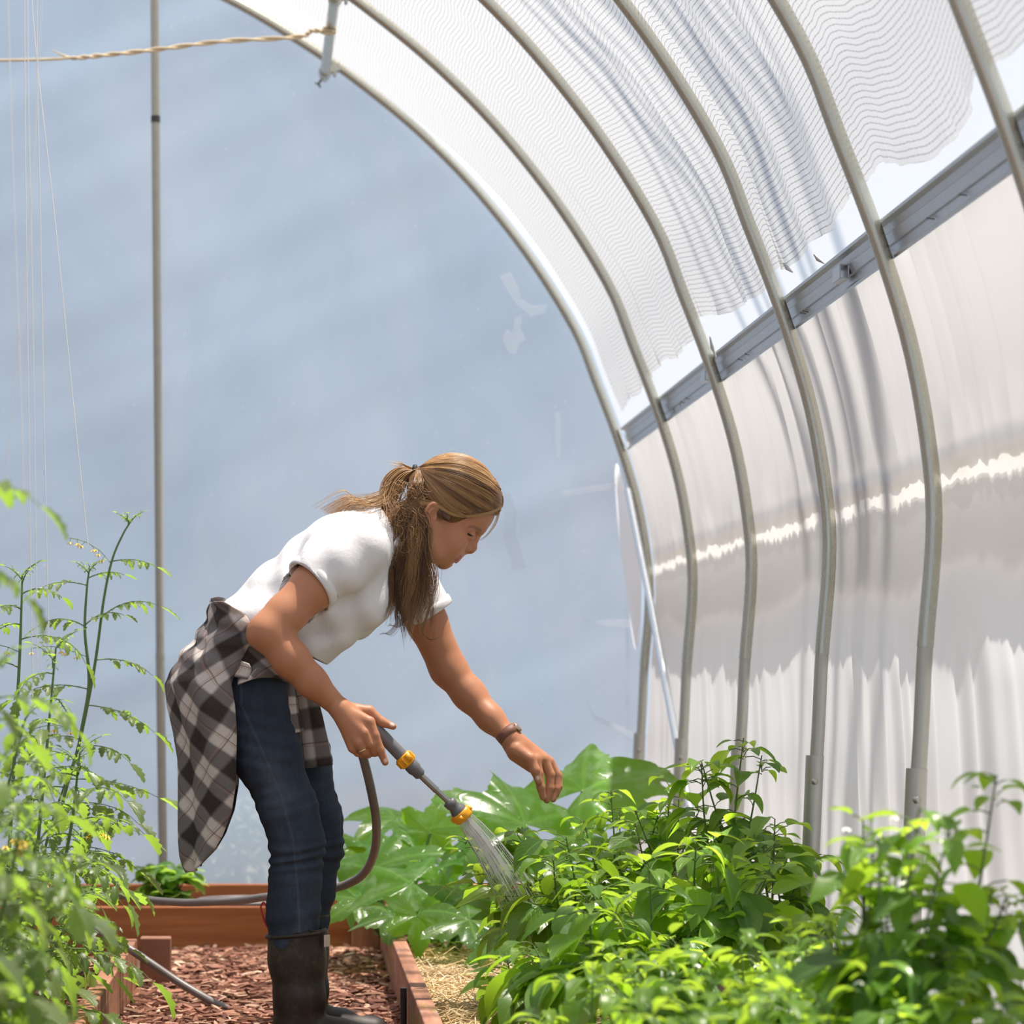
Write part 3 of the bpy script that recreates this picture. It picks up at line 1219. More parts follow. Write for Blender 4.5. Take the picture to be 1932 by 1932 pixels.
FLOOR = 0.012
woman = thing('person', 'woman in white t-shirt and jeans bending to water plants with a hose wand', 'person', (W(545, 1985).x, YW, 0.0))

# skin
m = Mat('skin')
nz = m.noise(18, 4, m.pos(), 0.6)
c = m.mix(nz.outputs['Fac'], (0.41, 0.172, 0.088), (0.50, 0.225, 0.122))
lip = m.attr('lip')
c = m.mix(lip.outputs['Fac'], c, (0.36, 0.085, 0.07))
nail = m.attr('nail')
c = m.mix(nail.outputs['Fac'], c, (0.78, 0.52, 0.44))
brow = m.attr('brow')
c = m.mix(m.math('MULTIPLY', brow.outputs['Fac'], 0.75), c, (0.17, 0.085, 0.05))
fine = m.noise(420, 3, m.pos())
M_SKIN = m.done(m.pbsdf(c, 0.48, 0, 0.4, m.bump(fine.outputs['Fac'], 0.12, 0.001), **{'Subsurface_Weight': 0.0}))

body = SDF((W(300, 1, 0).x, YW - .36, -0.02), (W(1075, 1, 0).x, YW + .36, 1.42), 0.0027)
yx = (0, 1, 0)

# legs and pelvis (inside the jeans and boots)
NEAR, FAR = -0.095, 0.100
legN = [W(462, 1275, NEAR), W(505, 1430, NEAR), W(556, 1575, NEAR), W(552, 1660, NEAR), W(554, 1760, NEAR), W(560, 1915, NEAR)]
legF = [W(500, 1275, FAR), W(560, 1430, FAR), W(607, 1560, FAR), W(591, 1680, FAR), W(572, 1800, FAR), W(569, 1890, FAR)]
for leg in (legN, legF):
    body.chain(leg, [.070, .055, .038, .036, .034, .030], 0.02)
    ft = leg[-1]
    body.cap(ft + Vector((-0.02, 0, -0.035)), ft + Vector((0.13, 0, -0.045)), .032, .026, 0.02)
body.ell(W(462, 1264), (.095, .140, .110), 0.04)
body.cap(W(465, 1255, -.05), W(465, 1255, .05), .085, .085, .04)
# trunk
sp = (Vector((0.71, 0, 0.71)), Vector((0, 1, 0)), Vector((-0.71, 0, 0.71)))
body.ell(W(520, 1190), (.13, .125, .095), 0.06, sp)
body.ell(W(615, 1105), (.175, .150, .105), 0.06, sp)
body.ell(W(662, 1120, -.07), (.075, .06, .070), 0.04, sp)
body.ell(W(670, 1120, .07), (.075, .06, .070), 0.04, sp)
body.cap(W(672, 1032, -.13), W(690, 1040, .14), .060, .060, 0.06)
# neck
body.chain([W(690, 1045, 0), W(740, 1010, 0), W(800, 985, 0), W(835, 960, 0)], [.075, .062, .056, .06], 0.03)

# near arm (her right)
SHN, ELN, WRN = W(668, 1032, -.175), W(505, 1192, -.245), W(640, 1336, -.215)
body.chain([SHN, lerp(SHN, ELN, .45), lerp(SHN, ELN, .8), ELN], [.056, .051, .043, .040], 0.02)
body.chain([ELN, W(548, 1243, -.243), W(588, 1286, -.232), WRN], [.041, .0400, .0335, .0225], 0.02, sq=((0.4, 1, 0.4), 0.95))
body.cap(W(487, 1199, -.243), W(500, 1203, -.243), .024, .026, .015)
# far arm (her left)
SHF, ELF, WRF = W(765, 1085, .175), W(846, 1262, .190), W(962, 1392, .125)
body.chain([W(690, 1045, .14), SHF], [.06, .054], 0.03)
body.chain([SHF, lerp(SHF, ELF, .5), ELF], [.054, .046, .043], 0.02)
body.chain([ELF, W(885, 1310, .18), W(925, 1355, .15), WRF], [.0435, .0415, .0335, .0245], 0.02, sq=((0.7, 0, 0.7), 0.9))

# ---- near hand gripping the wand
dn = -.232
kn = [C3(375, 318, dn - .002), C3(335, 398, dn - .010), C3(298, 468, dn - .008), C3(255, 505, dn + .004)]   # knuckles index..little
for q in kn:
    body.cap(C3(165, 225, dn + .010), q, .0205, .0125, 0.010)
body.cap(C3(210, 300, dn + .012), C3(300, 400, dn + .010), .020, .020, 0.012)
body.cap(C3(170, 225, dn + .02), C3(240, 240, dn + .030), .018, .014, 0.012)
# thumb: leaves the side of the palm, lies along the wand top
body.chain([C3(225, 225, dn + .026), C3(372, 238, dn + .030), C3(462, 318, dn + .030), C3(548, 350, dn + .028)], [.0165, .0120, .0108, .0078], 0.006)
# index finger laid along the near side of the grip
body.chain([kn[0], C3(412, 415, dn - .004), C3(452, 520, dn + .0), C3(490, 612, dn + .006)], [.0122, .0112, .0100, .0078], 0.004)
# middle, ring, little curl under the grip
body.chain([kn[1], C3(380, 478, dn - .008), C3(412, 540, dn + .008), C3(412, 520, dn + .030)], [.0122, .0108, .0095, .0085], 0.003)
body.chain([kn[2], C3(330, 528, dn - .004), C3(366, 552, dn + .014), C3(372, 520, dn + .034)], [.0118, .0105, .0092, .0082], 0.003)
body.chain([kn[3], C3(290, 540, dn + .010), C3(322, 552, dn + .024), C3(335, 520, dn + .038)], [.0108, .0095, .0085, .0075], 0.003)

# ---- far hand, palm hanging, fingers relaxed
df = .120
body.chain([WRF, C3(1450, 500, df)], [.0245, .025], 0.012)
fk = [C3(1585, 590, df - .006), C3(1640, 590, df + .010), C3(1680, 610, df + .026), C3(1700, 640, df + .042)]
for q in fk:
    body.cap(C3(1440, 480, df + .012), q, .023, .0135, 0.012)
body.cap(C3(1450, 545, df - .006), C3(1560, 640, df - .006), .022, .016, 0.012)
body.chain([C3(1440, 520, df - .016), C3(1545, 585, df - .026), C3(1583, 670, df - .030), C3(1608, 752, df - .028)], [.0175, .0130, .0112, .0085], 0.006)
body.chain([fk[0], C3(1608, 690, df - .010), C3(1622, 790, df - .012), C3(1640, 868, df - .008)], [.0130, .0110, .0098, .0076], 0.004)
body.chain([fk[1], C3(1692, 700, df + .010), C3(1690, 800, df + .006), C3(1668, 890, df + .004)], [.0130, .0110, .0098, .0076], 0.004)
body.chain([fk[2], C3(1735, 700, df + .030), C3(1735, 800, df + .024), C3(1715, 882, df + .018)], [.0128, .0106, .0094, .0074], 0.004)
body.chain([fk[3], C3(1752, 710, df + .048), C3(1756, 790, df + .042), C3(1738, 850, df + .036)], [.0115, .0096, .0086, .0068], 0.004)

# ---- head
hx = Vector((0.883, 0, -0.469))
hu = Vector((0.469, 0, 0.883))
hs = Vector((0, 1, 0))
ax = (hx, hs, hu)
head_c = W(858, 946)
body.ell(head_c, (.094, .072, .088), 0.02, ax)
body.ell(W(889, 963), (.050, .055, .052), 0.02, ax)               # forehead
body.ell(W(853, 1002), (.046, .056, .058), 0.02, ax)              # face mass
body.ell(HD(590, 1420, 0), (.030, .036, .040), 0.02, ax)          # muzzle
body.cap(HD(468, 1622, -.012), HD(468, 1622, .012), .0125, .0125, 0.014)   # chin
for s in (-1, 1):
    body.chain([HD(440, 1600, s * .012), HD(300, 1490, s * .042), HD(235, 1330, s * .054), HD(300, 1050, s * .060)], [.0140, .0150, .0150, .014], 0.016)
    body.ell(HD(650, 1285, s * .036), (.023, .017, .021), 0.016, ax)      # cheek
    body.ell(HD(440, 1310, s * .034), (.040, .0225, .044), 0.02, ax)
    body.cap(HD(830, 1085, s * .042), HD(1035, 1125, s * .010), .0080, .0080, 0.012)   # brow ridge
# nose
body.chain([HD(1010, 1160, 0), HD(945, 1260, 0), HD(905, 1385, 0)], [.0065, .0066, .0080], 0.008)
body.cap(HD(903, 1400, 0), HD(885, 1425, 0), .0095, .0085, 0.005)
body.chain([HD(860, 1220, 0), HD(820, 1330, 0), HD(800, 1400, 0)], [.012, .0125, .012], 0.012)
for s in (-1, 1):
    body.ell(HD(818, 1412, s * .0135), (.0090, .0060, .0085), 0.004, ax)
    body.cap(HD(850, 1482, s * .007), HD(838, 1455, s * .0075), .0030, .0026, 0.003, 'sub')
    # eye socket, then the lidded eye
    body.ell(HD(925, 1205, s * .031), (.010, .012, .009), 0.010, ax, 'sub')
    body.ell(HD(862, 1196, s * .0295), (.0122, .0125, .0120), 0.004, ax)
    body.cap(HD(800, 1185, s * .0415), HD(905, 1235, s * .0295), .0016, .0016, 0.002, 'sub')
    body.chain([HD(800, 1215, s * .040), HD(850, 1245, s * .036), HD(895, 1260, s * .026)], [.0030, .0034, .003], 0.005)
# lips
body.chain([HD(600, 1530, -.021), HD(660, 1525, -.011), HD(695, 1532, 0), HD(660, 1525, .011), HD(600, 1530, .021)], [.0034, .0060, .0066, .0060, .0034], 0.0025)
body.chain([HD(590, 1552, -.019), HD(628, 1572, -.010), HD(640, 1577, 0), HD(628, 1572, .010), HD(590, 1552, .019)], [.0034, .0062, .0069, .0062, .0034], 0.0025)
body.chain([HD(575, 1540, -.026), HD(680, 1556, -.013), HD(720, 1562, 0), HD(680, 1556, .013), HD(575, 1540, .026)], [.0011] * 5, 0.0022, 'sub')
body.cap(HD(600, 1618, -.010), HD(600, 1618, .010), .004, .004, 0.006, 'sub')
# ears
for s in (-1, 1):
    e0 = HD(255, 895, s * .0735)
    er = Vector((0.92, s * -0.30, -0.33)).normalized()
    eu = Vector((0.33, s * 0.12, 0.94)).normalized()
    en = er.cross(eu).normalized() * (1 if er.cross(eu).y * s > 0 else -1)
    body.ell(e0, (.0160, .0060, .028), 0.005, (er, en, eu))
    rim = []
    for i in range(15):
        an = math.radians(lerp(35, 262, i / 14))
        rim.append(e0 + er * (.0150 * math.cos(an)) + eu * (.0275 * math.sin(an)) + en * .0048)
    body.chain(rim, [.0022] + [.0036] * 13 + [.0044], 0.003)
    body.ell(HD(205, 1040, s * .0755), (.0078, .0050, .0095), 0.005, (er, en, eu))
    body.ell(e0 + er * .004 + en * .0085, (.0085, .0070, .0150), 0.003, (er, en, eu), 'sub')
    body.chain([e0 + er * .001 + eu * .017 + en * .004, e0 - er * .006 + eu * .004 + en * .005, e0 - er * .003 - eu * .013 + en * .005], [.0020, .0026, .0028], 0.003)
    body.cap(e0 + er * .012 - eu * .008 + en * .003, e0 + er * .014 + en * .003, .0042, .003, 0.003)
V, Fc = body.mesh()


def spot(V, pts, r0, r1):
    """1 near the polyline seen in profile (x, z), fading to 0"""
    d = np.full(len(V), 9.0)
    Q = V[:, [0, 2]]
    for i in range(len(pts) - 1):
        a, b_ = np.array(pts[i])[[0, 2]], np.array(pts[i + 1])[[0, 2]]
        ab = b_ - a
        t = np.clip(((Q - a) @ ab) / (ab @ ab + 1e-12), 0, 1)
        d = np.minimum(d, np.linalg.norm(Q - a - t[:, None] * ab, axis=1))
    return np.clip((r1 - d) / (r1 - r0), 0, 1)


sy = np.abs(V[:, 1] - YW)
lipv = np.maximum(spot(V, [HD(585, 1537), HD(650, 1530), HD(710, 1536)], .0022, .0044), spot(V, [HD(600, 1560), HD(632, 1574), HD(655, 1578)], .0036, .0056))
lipv = lipv * (sy < .027)
browv = spot(V, [HD(800, 1092), HD(900, 1098), HD(1010, 1140)], .0012, .0042) * np.clip((sy - .010) / .006, 0, 1) * (sy < .055) * (V[:, 0] > HD(700, 1).x)
nailv = np.zeros(len(V))
for (q, rr_) in ((C3(1605, 727, df - .042), .0075), (C3(492, 600, dn - .004), .0055), (C3(540, 335, dn + .020), .0060),
                 (C3(1700, 885, df + .010), .005)):
    nailv = np.maximum(nailv, np.clip((rr_ - np.linalg.norm(V - np.array(q), axis=1)) / 0.0015, 0, 1))
np_object('body', V, Fc, M_SKIN, woman, extra={'lip': lipv, 'nail': nailv, 'brow': browv})

# eyeballs and lashes
M_EYE = simple('eye', (0.07, 0.04, 0.03), 0.15)
M_LASH = simple('lash', (0.035, 0.02, 0.015), 0.6)
for s in (-1, 1):
    b = MB()
    b.lathe(HD(872, 1222, s * .0335), (0.6, s * .62, -0.5), [(0, .0050), (.002, .0046), (.0036, .003), (.0042, .001)], 14)
    b.build('eye', M_EYE, woman)
    b = MB()
    pl = [HD(788, 1158, s * .0450), HD(835, 1190, s * .0445), HD(880, 1212, s * .0400), HD(918, 1232, s * .030)]
    b.tube(catmull(pl, 6), lambda q: 0.0007 + 0.0016 * math.sin(PI * min(1, q * 0.9 + 0.1)), 6)
    for k in range(12):
        p = catmull(pl, 6)[2 + k]
        b.tube([p, p + Vector((.002, s * .003, -.001)), p + Vector((.0045, s * .006, -.0015))], lambda q: 0.0005 * (1 - q) + .0001, 4)
    b.build('eyelashes', M_LASH, woman)

# ================================================================ clothes
def fabric(name, base, dark, rough=0.85, scale=900, bump=0.15, blotch=6):
    m = Mat(name)
    nz = m.noise(blotch, 4, m.pos(), 0.6)
    c = m.mix(nz.outputs['Fac'], dark, base)
    wv = m.noise(scale, 2, m.pos())
    lo = m.noise(11, 4, m.pos((1, 1, 1)), 0.55, 0.6)
    h = m.math('ADD', m.math('MULTIPLY', wv.outputs['Fac'], 0.10), lo.outputs['Fac'])
    return m.done(m.pbsdf(c, rough, 0, 0.2, m.bump(h, bump, 0.02)))


M_TEE = fabric('white_cotton', (0.76, 0.755, 0.77), (0.71, 0.705, 0.72), bump=0.32)

tee = SDF((W(385, 1, 0).x, YW - .33, W(1, 1290).z), (W(880, 1, 0).x, YW + .33, W(1, 950).z), 0.0036)
tee.ell(W(470, 1212), (.13, .165, .100), 0.06, sp)
tee.ell(W(535, 1168), (.17, .160, .112), 0.06, sp)
tee.ell(W(610, 1105), (.185, .172, .122), 0.06, sp)
tee.ell(W(672, 1140, -.065), (.085, .075, .070), 0.05, sp)
tee.ell(W(680, 1140, .065), (.085, .075, .070), 0.05, sp)
tee.cap(W(590, 1215, -.02), W(565, 1238, .02), .105, .095, 0.05, sq=((-.71, 0, .71), 0.55))
tee.cap(W(640, 1040, -.10), W(650, 1040, .10), .072, .072, 0.06)
tee.cap(W(672, 1032, -.13), W(690, 1040, .14), .066, .066, 0.05)
tee.chain([W(690, 1045, 0), W(728, 1020, 0), W(770, 1000, 0)], [.088, .078, .070], 0.03)
hemN = W(584, 1104, -.212)
tee.chain([SHN, lerp(SHN, hemN, .5), hemN + (hemN - SHN) * .25], [.066, .066, .061], 0.035)
hemF = W(812, 1160, .183)
tee.chain([W(690, 1045, .14), SHF], [.066, .062], 0.03)
tee.chain([SHF, hemF + (hemF - SHF) * .3], [.063, .056], 0.03)


def tee_folds(x, y, z):
    # along-spine and across-spine coordinates
    o = W(520, 1190)
    a = (x - o.x) * 0.71 + (z - o.z) * 0.71
    bq = -(x - o.x) * 0.71 + (z - o.z) * 0.71
    f = 0.0040 * np.sin(55 * a + 30 * bq + 8 * y) * np.exp(-((a + 0.02) / .10) ** 2)
    f += 0.0050 * np.sin(38 * bq - 60 * a + 20 * y) * np.exp(-((a - 0.13) / .09) ** 2)
    # drag lines from the armpit down to the belly
    f += 0.0062 * np.sin(95 * (a * 0.55 + bq * 0.83) + 12 * y) * np.exp(-((a - .06) / .10) ** 2 - ((bq + .05) / .08) ** 2)
    return f


tee.warp(tee.lo, tee.lo + (tee.n - 1) * tee.h, tee_folds)
V, Fc = tee.mesh()
V, Fc = clip_plane(V, Fc, W(412, 1152), Vector(W(600, 1246) - W(412, 1152)).cross(Vector((0, -1, 0))))


def cut_local(V, Fc, p, n, c, r, ymax=99.0):
    """clip by a plane only near c"""
    p, n = np.array(p), np.array(n) / np.linalg.norm(n)
    s = (V - p) @ n
    near = (np.linalg.norm(V - np.array(c), axis=1) < r) & (V[:, 1] < ymax)
    hit = near & (s > 0)
    F2 = Fc[~hit[Fc].all(axis=1)]
    V2 = V.copy()
    V2[hit] -= s[hit][:, None] * n
    used = np.unique(F2)
    mp = np.full(len(V), -1)
    mp[used] = np.arange(len(used))
    return V2[used], mp[F2]


V, Fc = cut_local(V, Fc, hemN, Vector(hemN - SHN).normalized() * 1.0 + Vector((0, -.1, 0)), hemN + (hemN - SHN) * .35 + Vector((0, -.05, 0)), .125, hemN.y + .042)
V, Fc = cut_local(V, Fc, hemF, Vector(hemF - SHF), hemF + (hemF - SHF) * .5, .11)
nk = W(748, 1012)
V, Fc = cut_local(V, Fc, nk, W(790, 990) - W(735, 1022), nk + Vector((.05, 0, .02)), .13)
to = np_object('t_shirt', V, Fc, M_TEE, woman)
sm = to.modifiers.new('solid', 'SOLIDIFY')
sm.thickness = 0.004
sm.offset = -1
# rolled sleeve cuffs
for hc, sh_, r0 in ((hemN, SHN, .0635), (hemF, SHF, .0585)):
    b = MB()
    axd = Vector(hc - sh_).normalized()
    if hc is hemN:
        axd = (axd + Vector((0, -.1, 0))).normalized()
    b.lathe(hc - axd * .021, axd, [(0, r0 - .002), (.001, r0 + .0035), (.009, r0 + .0042), (.019, r0 + .003), (.022, r0), (.021, r0 - .004), (.004, r0 - .006)], 40)
    b.f = b.f[:-2]
    b.build('sleeve_cuff', M_TEE, to)

# ---- jeans
m = Mat('denim')
nz = m.noise(7, 5, m.pos((1, 1, 0.5)), 0.65)
c = m.ramp(nz.outputs['Fac'], [(0.3, (0.015, 0.020, 0.034)), (0.52, (0.034, 0.045, 0.070)), (0.72, (0.085, 0.105, 0.145))])
wv = m.noise(700, 2, m.pos((1, 1, .3)))
c = m.mix(m.math('MULTIPLY', wv.outputs['Fac'], 0.35), c, (0.06, 0.08, 0.12))
seam = m.attr('seam')
c = m.mix(m.math('MULTIPLY', seam.outputs['Fac'], 0.4), c, (0.12, 0.14, 0.18))
wr = m.noise(9, 4, m.pos((0.5, 0.5, 3.0)), 0.6, 0.5)
h = m.math('ADD', m.math('MULTIPLY', wv.outputs['Fac'], 0.06), m.math('MULTIPLY', wr.outputs['Fac'], 0.8))
M_DENIM = m.done(m.pbsdf(c, 0.85, 0, 0.2, m.bump(h, 0.30, 0.012)))

jn = SDF((W(340, 1, 0).x, YW - .26, W(1, 1800).z), (W(680, 1, 0).x, YW + .26, W(1, 1140).z), 0.0034)
jn.ell(W(463, 1262), (.106, .158, .110), 0.05)
jn.cap(W(466, 1252, -.055), W(466, 1252, .055), .094, .094, .05)
jn.cap(W(500, 1205, -.03), W(505, 1205, .03), .095, .095, .05)
LN = [W(470, 1300, NEAR), W(502, 1420, NEAR), W(544, 1525, NEAR), W(561, 1590, NEAR), W(557, 1660, NEAR), W(553, 1720, NEAR), W(552, 1785, NEAR)]
LF = [W(500, 1285, FAR), W(560, 1430, FAR), W(598, 1545, FAR), W(602, 1600, FAR), W(590, 1680, FAR), W(578, 1740, FAR), W(574, 1785, FAR)]
jn.chain(LN, [.092, .0745, .0615, .0580, .0545, .0555, .0550], 0.03)
jn.chain(LF, [.092, .075, .0545, .0515, .047, .046, .045], 0.03)


def jean_folds(x, y, z):
    zz = (H - z) / PX + CY      # photo row
    near = (y < YW + 0.005)
    kx = W(556, 1).x
    f = np.where(near, 1.0, 0.8) * 0
    # stacked creases behind the knee and above it
    ph = zz * 0.30 + 60 * (x - kx) * 0.35 + 14 * (y - YW)
    env = np.exp(-((zz - 1625) / 48) ** 2) * (0.55 + 0.45 * np.sin(zz * 0.05 + 3))
    f = f + 0.0036 * np.sin(ph + 1.2 * np.sin(zz * .07 + 30 * x)) * env
    env2 = np.exp(-((zz - 1390) / 70) ** 2)
    f = f + 0.0016 * np.sin(zz * 0.22 - 40 * (x - kx) + 10 * y) * env2
    env3 = np.exp(-((zz - 1510) / 40) ** 2)
    f = f + 0.0013 * np.sin(zz * 0.25 + 60 * (x - kx)) * env3
    env4 = np.exp(-((zz - 1725) / 40) ** 2)
    f = f + 0.0016 * np.sin(zz * 0.16 + 30 * (x - kx)) * env4
    return f


jn.warp(jn.lo, jn.lo + (jn.n - 1) * jn.h, jean_folds)
V, Fc = jn.mesh()
V, Fc = clip_plane(V, Fc, W(500, 1180), (0.45, 0, 0.9))
# outseam on the near side
sl = [W(455, 1330, -.19), W(492, 1410, -.19), W(530, 1500, -.175), W(553, 1585, -.16), W(562, 1680, -.155), W(566, 1770, -.155)]
seamv = np.zeros(len(V))
sz = np.interp(V[:, 2], [p.z for p in sl[::-1]], [p.x for p in sl[::-1]])
seamv = np.where((V[:, 1] < YW + NEAR - 0.01), np.clip(1 - np.abs(V[:, 0] - sz) / 0.0035, 0, 1), 0)
np_object('jeans', V, Fc, M_DENIM, woman, extra={'seam': seamv})

# ---- boots
m = Mat('boot_rubber')
nz = m.noise(9, 5, m.pos(), 0.6)
c = m.mix(nz.outputs['Fac'], (0.017, 0.012, 0.009), (0.048, 0.036, 0.028))
dust = m.noise(35, 4, m.pos(), 0.7)
c = m.mix(m.math('MULTIPLY', m.ramp(dust.outputs['Fac'], [(0.5, (0, 0, 0)), (0.8, (1, 1, 1))]), 0.25), c, (0.20, 0.16, 0.13))
M_BOOT = m.done(m.pbsdf(c, 0.52, 0, 0.35, m.bump(nz.outputs['Fac'], 0.1, 0.004)))
M_RED = simple('red_tab', (0.55, 0.03, 0.04), 0.5)
M_LABEL = simple('pale_label', (0.62, 0.52, 0.45), 0.6)


def boot(ax_, ay, top, yaw, name_side):
    """ax_: photo x of the shaft axis at floor; top: photo row of the rim"""
    cx = W(ax_, 1, 0).x
    y0 = YW + ay
    zt = H + (CY - top) * (y0) / F
    bt = SDF((cx - .14, y0 - .11, -0.005), (cx + .27, y0 + .11, zt + .05), 0.0034)
    rz = Matrix.Rotation(yaw, 3, 'Z')

    def q(x, y, z):
        v = rz @ Vector((x, y, 0))
        return Vector((cx + v.x, y0 + v.y, z))
    bt.chain([q(-.004, 0, zt + .02), q(-.002, 0, .22), q(.004, 0, .13)], [.0690, .0625, .056], 0.02, sq=((0, 1, 0), 0.86))
    bt.chain([q(.004, 0, .13), q(-.012, 0, .055)], [.054, .046], 0.025)
    bt.chain([q(.0, 0, .06), q(.09, 0, .048), q(.165, 0, .040)], [.046, .043, .036], 0.03, sq=((0, 0, 1), 0.85))
    bt.chain([q(-.03, 0, .030), q(.16, 0, .026)], [.040, .040], 0.02)
    V, Fc = bt.mesh()
    V, Fc = clip_plane(V, Fc, (0, 0, 0.012), (0, 0, -1))
    V, Fc = clip_plane(V, Fc, (0, 0, zt), (-0.10, 0, 1))
    o = np_object('boot', V, Fc, M_BOOT, woman)
    s_ = o.modifiers.new('solid', 'SOLIDIFY')
    s_.thickness = 0.006
    s_.offset = -1
    # rim band
    b = MB()
    ring = []
    for i in range(48):
        an = 2 * PI * i / 48
        ring.append(q(-.004 + .0665 * math.cos(an), .0575 * math.sin(an), zt - .006 + 0.10 * .0665 * math.cos(an)))
    ring.append(ring[0])
    b.tube(ring, .0050, 8, flat=1.0)
    b.build('rim', M_BOOT, o)
    # sole
    b = MB()
    out = []
    for i in range(40):
        an = 2 * PI * i / 40
        lx = .062 + .135 * math.cos(an)
        ly = (.044 + .006 * math.cos(an)) * math.copysign(abs(math.sin(an)) ** 0.8, math.sin(an))
        out.append((lx, ly))
    vs = [q(x, y, 0.002) for x, y in out] + [q(x * 1.0, y, 0.022) for x, y in out]
    n = 40
    b.add(vs, [tuple(range(n - 1, -1, -1)), tuple(range(n, 2 * n))] + [(i, (i + 1) % n, (i + 1) % n + n, i + n) for i in range(n)])
    b.build('sole', M_BOOT, o, smooth=False)
    return o, q, zt


bo, q, zt = boot(562, NEAR, 1757, -0.05, 'near')
b = MB()
for (px, py) in ((617, 1775),):
    b.box(W(px, py, NEAR - .030), (.004, .022, .026), rz=-0.5)
b.build('front_label', M_LABEL, bo, smooth=False)
b = MB()
b.tube(catmull([W(497, 1702, NEAR), W(492, 1712, NEAR), W(498, 1735, NEAR), W(506, 1752, NEAR)], 4), 0.0022, 6)
b.tube(catmull([W(497, 1702, NEAR), W(503, 1712, NEAR), W(503, 1735, NEAR), W(506, 1752, NEAR)], 4), 0.0022, 6)
b.build('pull_loop', M_RED, bo)
b = MB()
b.tube([W(510, 1765, NEAR), W(517, 1840, NEAR), W(524, 1910, NEAR)], 0.004, 6)
b.build('back_seam', M_BOOT, bo)
boot(569, FAR, 1727, 0.0, 'far')

# ---- plaid flannel tied round the waist
m = Mat('plaid')
at = m.attr('uvs')
sep = m.n('ShaderNodeSeparateXYZ')
m.set(sep, 'Vector', at.outputs['Vector'])


def bands(sock):
    f = m.math('FRACT', m.math('MULTIPLY', sock, 1 / 0.100))
    return m.ramp(f, [(0.0, (0, 0, 0)), (0.07, (1, 1, 1)), (0.46, (1, 1, 1)), (0.53, (0, 0, 0))]), f


ba, fa = bands(sep.outputs[0])
bb, fb_ = bands(sep.outputs[1])
tot = m.math('MULTIPLY', m.math('ADD', ba, bb), 0.5)
c = m.ramp(tot, [(0.0, (0.60, 0.54, 0.50)), (0.5, (0.150, 0.136, 0.136)), (1.0, (0.020, 0.013, 0.012))])
for f in (fa, fb_):
    ln = m.ramp(m.math('ABSOLUTE', m.math('SUBTRACT', f, 0.75)), [(0.010, (1, 1, 1)), (0.022, (0, 0, 0))])
    l2 = m.ramp(m.math('ABSOLUTE', m.math('SUBTRACT', f, 0.80)), [(0.010, (1, 1, 1)), (0.022, (0, 0, 0))])
    c = m.mix(m.math('MULTIPLY', ln, 0.6), c, (0.10, 0.05, 0.045))
    c = m.mix(m.math('MULTIPLY', l2, 0.35), c, (0.40, 0.20, 0.15))
wv = m.noise(500, 2, m.pos())
c = m.mix(m.math('MULTIPLY', wv.outputs['Fac'], 0.12), c, (0.5, 0.45, 0.42))
rk = m.noise(9, 4, m.pos((1, 1, .6)), 0.55, 0.5)
M_PLAID = m.done(m.pbsdf(c, 0.9, 0, 0.15, m.bump(m.math('ADD', m.math('MULTIPLY', wv.outputs['Fac'], 0.05), rk.outputs['Fac']), 0.35, 0.03)))


def rot45(u, v):
    return ((u + v) * 0.7071, (u - v) * 0.7071)


shirt = MB()
# hanging back panel: rows from the waist down; each row = near edge, back outline, far edge
ROWS = [  # row, near-front x, back x
    (1140, 425, 400), (1165, 470, 394), (1195, 478, 378), (1225, 470, 352), (1260, 452, 330), (1290, 440, 316), (1330, 447, 322),
    (1380, 450, 335), (1430, 449, 344), (1480, 448, 345), (1530, 440, 345), (1575, 423, 346), (1605, 405, 350), (1625, 385, 358), (1636, 374, 366)]
rr_y = [r[0] for r in ROWS]
rr_n = [r[1] for r in ROWS]
rr_b = [r[2] for r in ROWS]


def panel(u, v):
    row = lerp(1140, 1636, v)
    # smooth interpolation of the outline
    xn = float(np.interp(row, rr_y, rr_n))
    xb = float(np.interp(row, rr_y, rr_b))
    half = 0.212 if row < 1330 else lerp(0.212, 0.13, min(1, (row - 1330) / 300))
    # section: near front edge -> around the back -> far front edge
    t = u * 2 - 1
    an = t * PI * 0.5
    depth = math.sin(an)
    bk = max(0.0, math.cos(an)) ** 0.62
    x = lerp(xn, xb, bk)
    hang = max(0.0, (row - 1290) / 340)
    fold = 0.013 * hang ** 0.6 * math.sin(t * 9.0 + 1.1 + row * 0.006) + 0.005 * math.sin(t * 19 + row * 0.013) + 0.006 * (1 - min(1, abs(row - 1200) / 90)) * math.sin(row * .16 + t * 5)
    p = W(x, row, 0.0)
    p.y = YW + half * depth - 0.02 * (t < 0) * hang
    dirv = Vector((-bk, depth, 0))
    p += dirv * fold
    p.z += 0.006 * math.sin(t * 5) * hang
    return p


def panel_uv(u, v):
    row = lerp(1140, 1636, v)
    half = 0.212 if row < 1330 else lerp(0.212, 0.13, min(1, (row - 1330) / 300))
    dx = (float(np.interp(row, rr_y, rr_n)) - float(np.interp(row, rr_y, rr_b))) * PX
    # arc length from the middle of the back
    t, L, p0 = u * 2 - 1, 0.0, (1.0, 0.0)
    for i in range(1, 9):
        an = abs(t) * i / 8 * PI * 0.5
        p1 = (max(0.0, math.cos(an)) ** 0.62, math.sin(an))
        L += math.hypot((p1[0] - p0[0]) * dx, (p1[1] - p0[1]) * half)
        p0 = p1
    a, b_ = rot45(math.copysign(L, t), v * 0.605)
    return (a + 0.135, b_ + 0.075)


shirt.sheet(panel, 90, 110, uvfn=panel_uv)
po_ = shirt.build('plaid_shirt', M_PLAID, woman, solid=0.003)
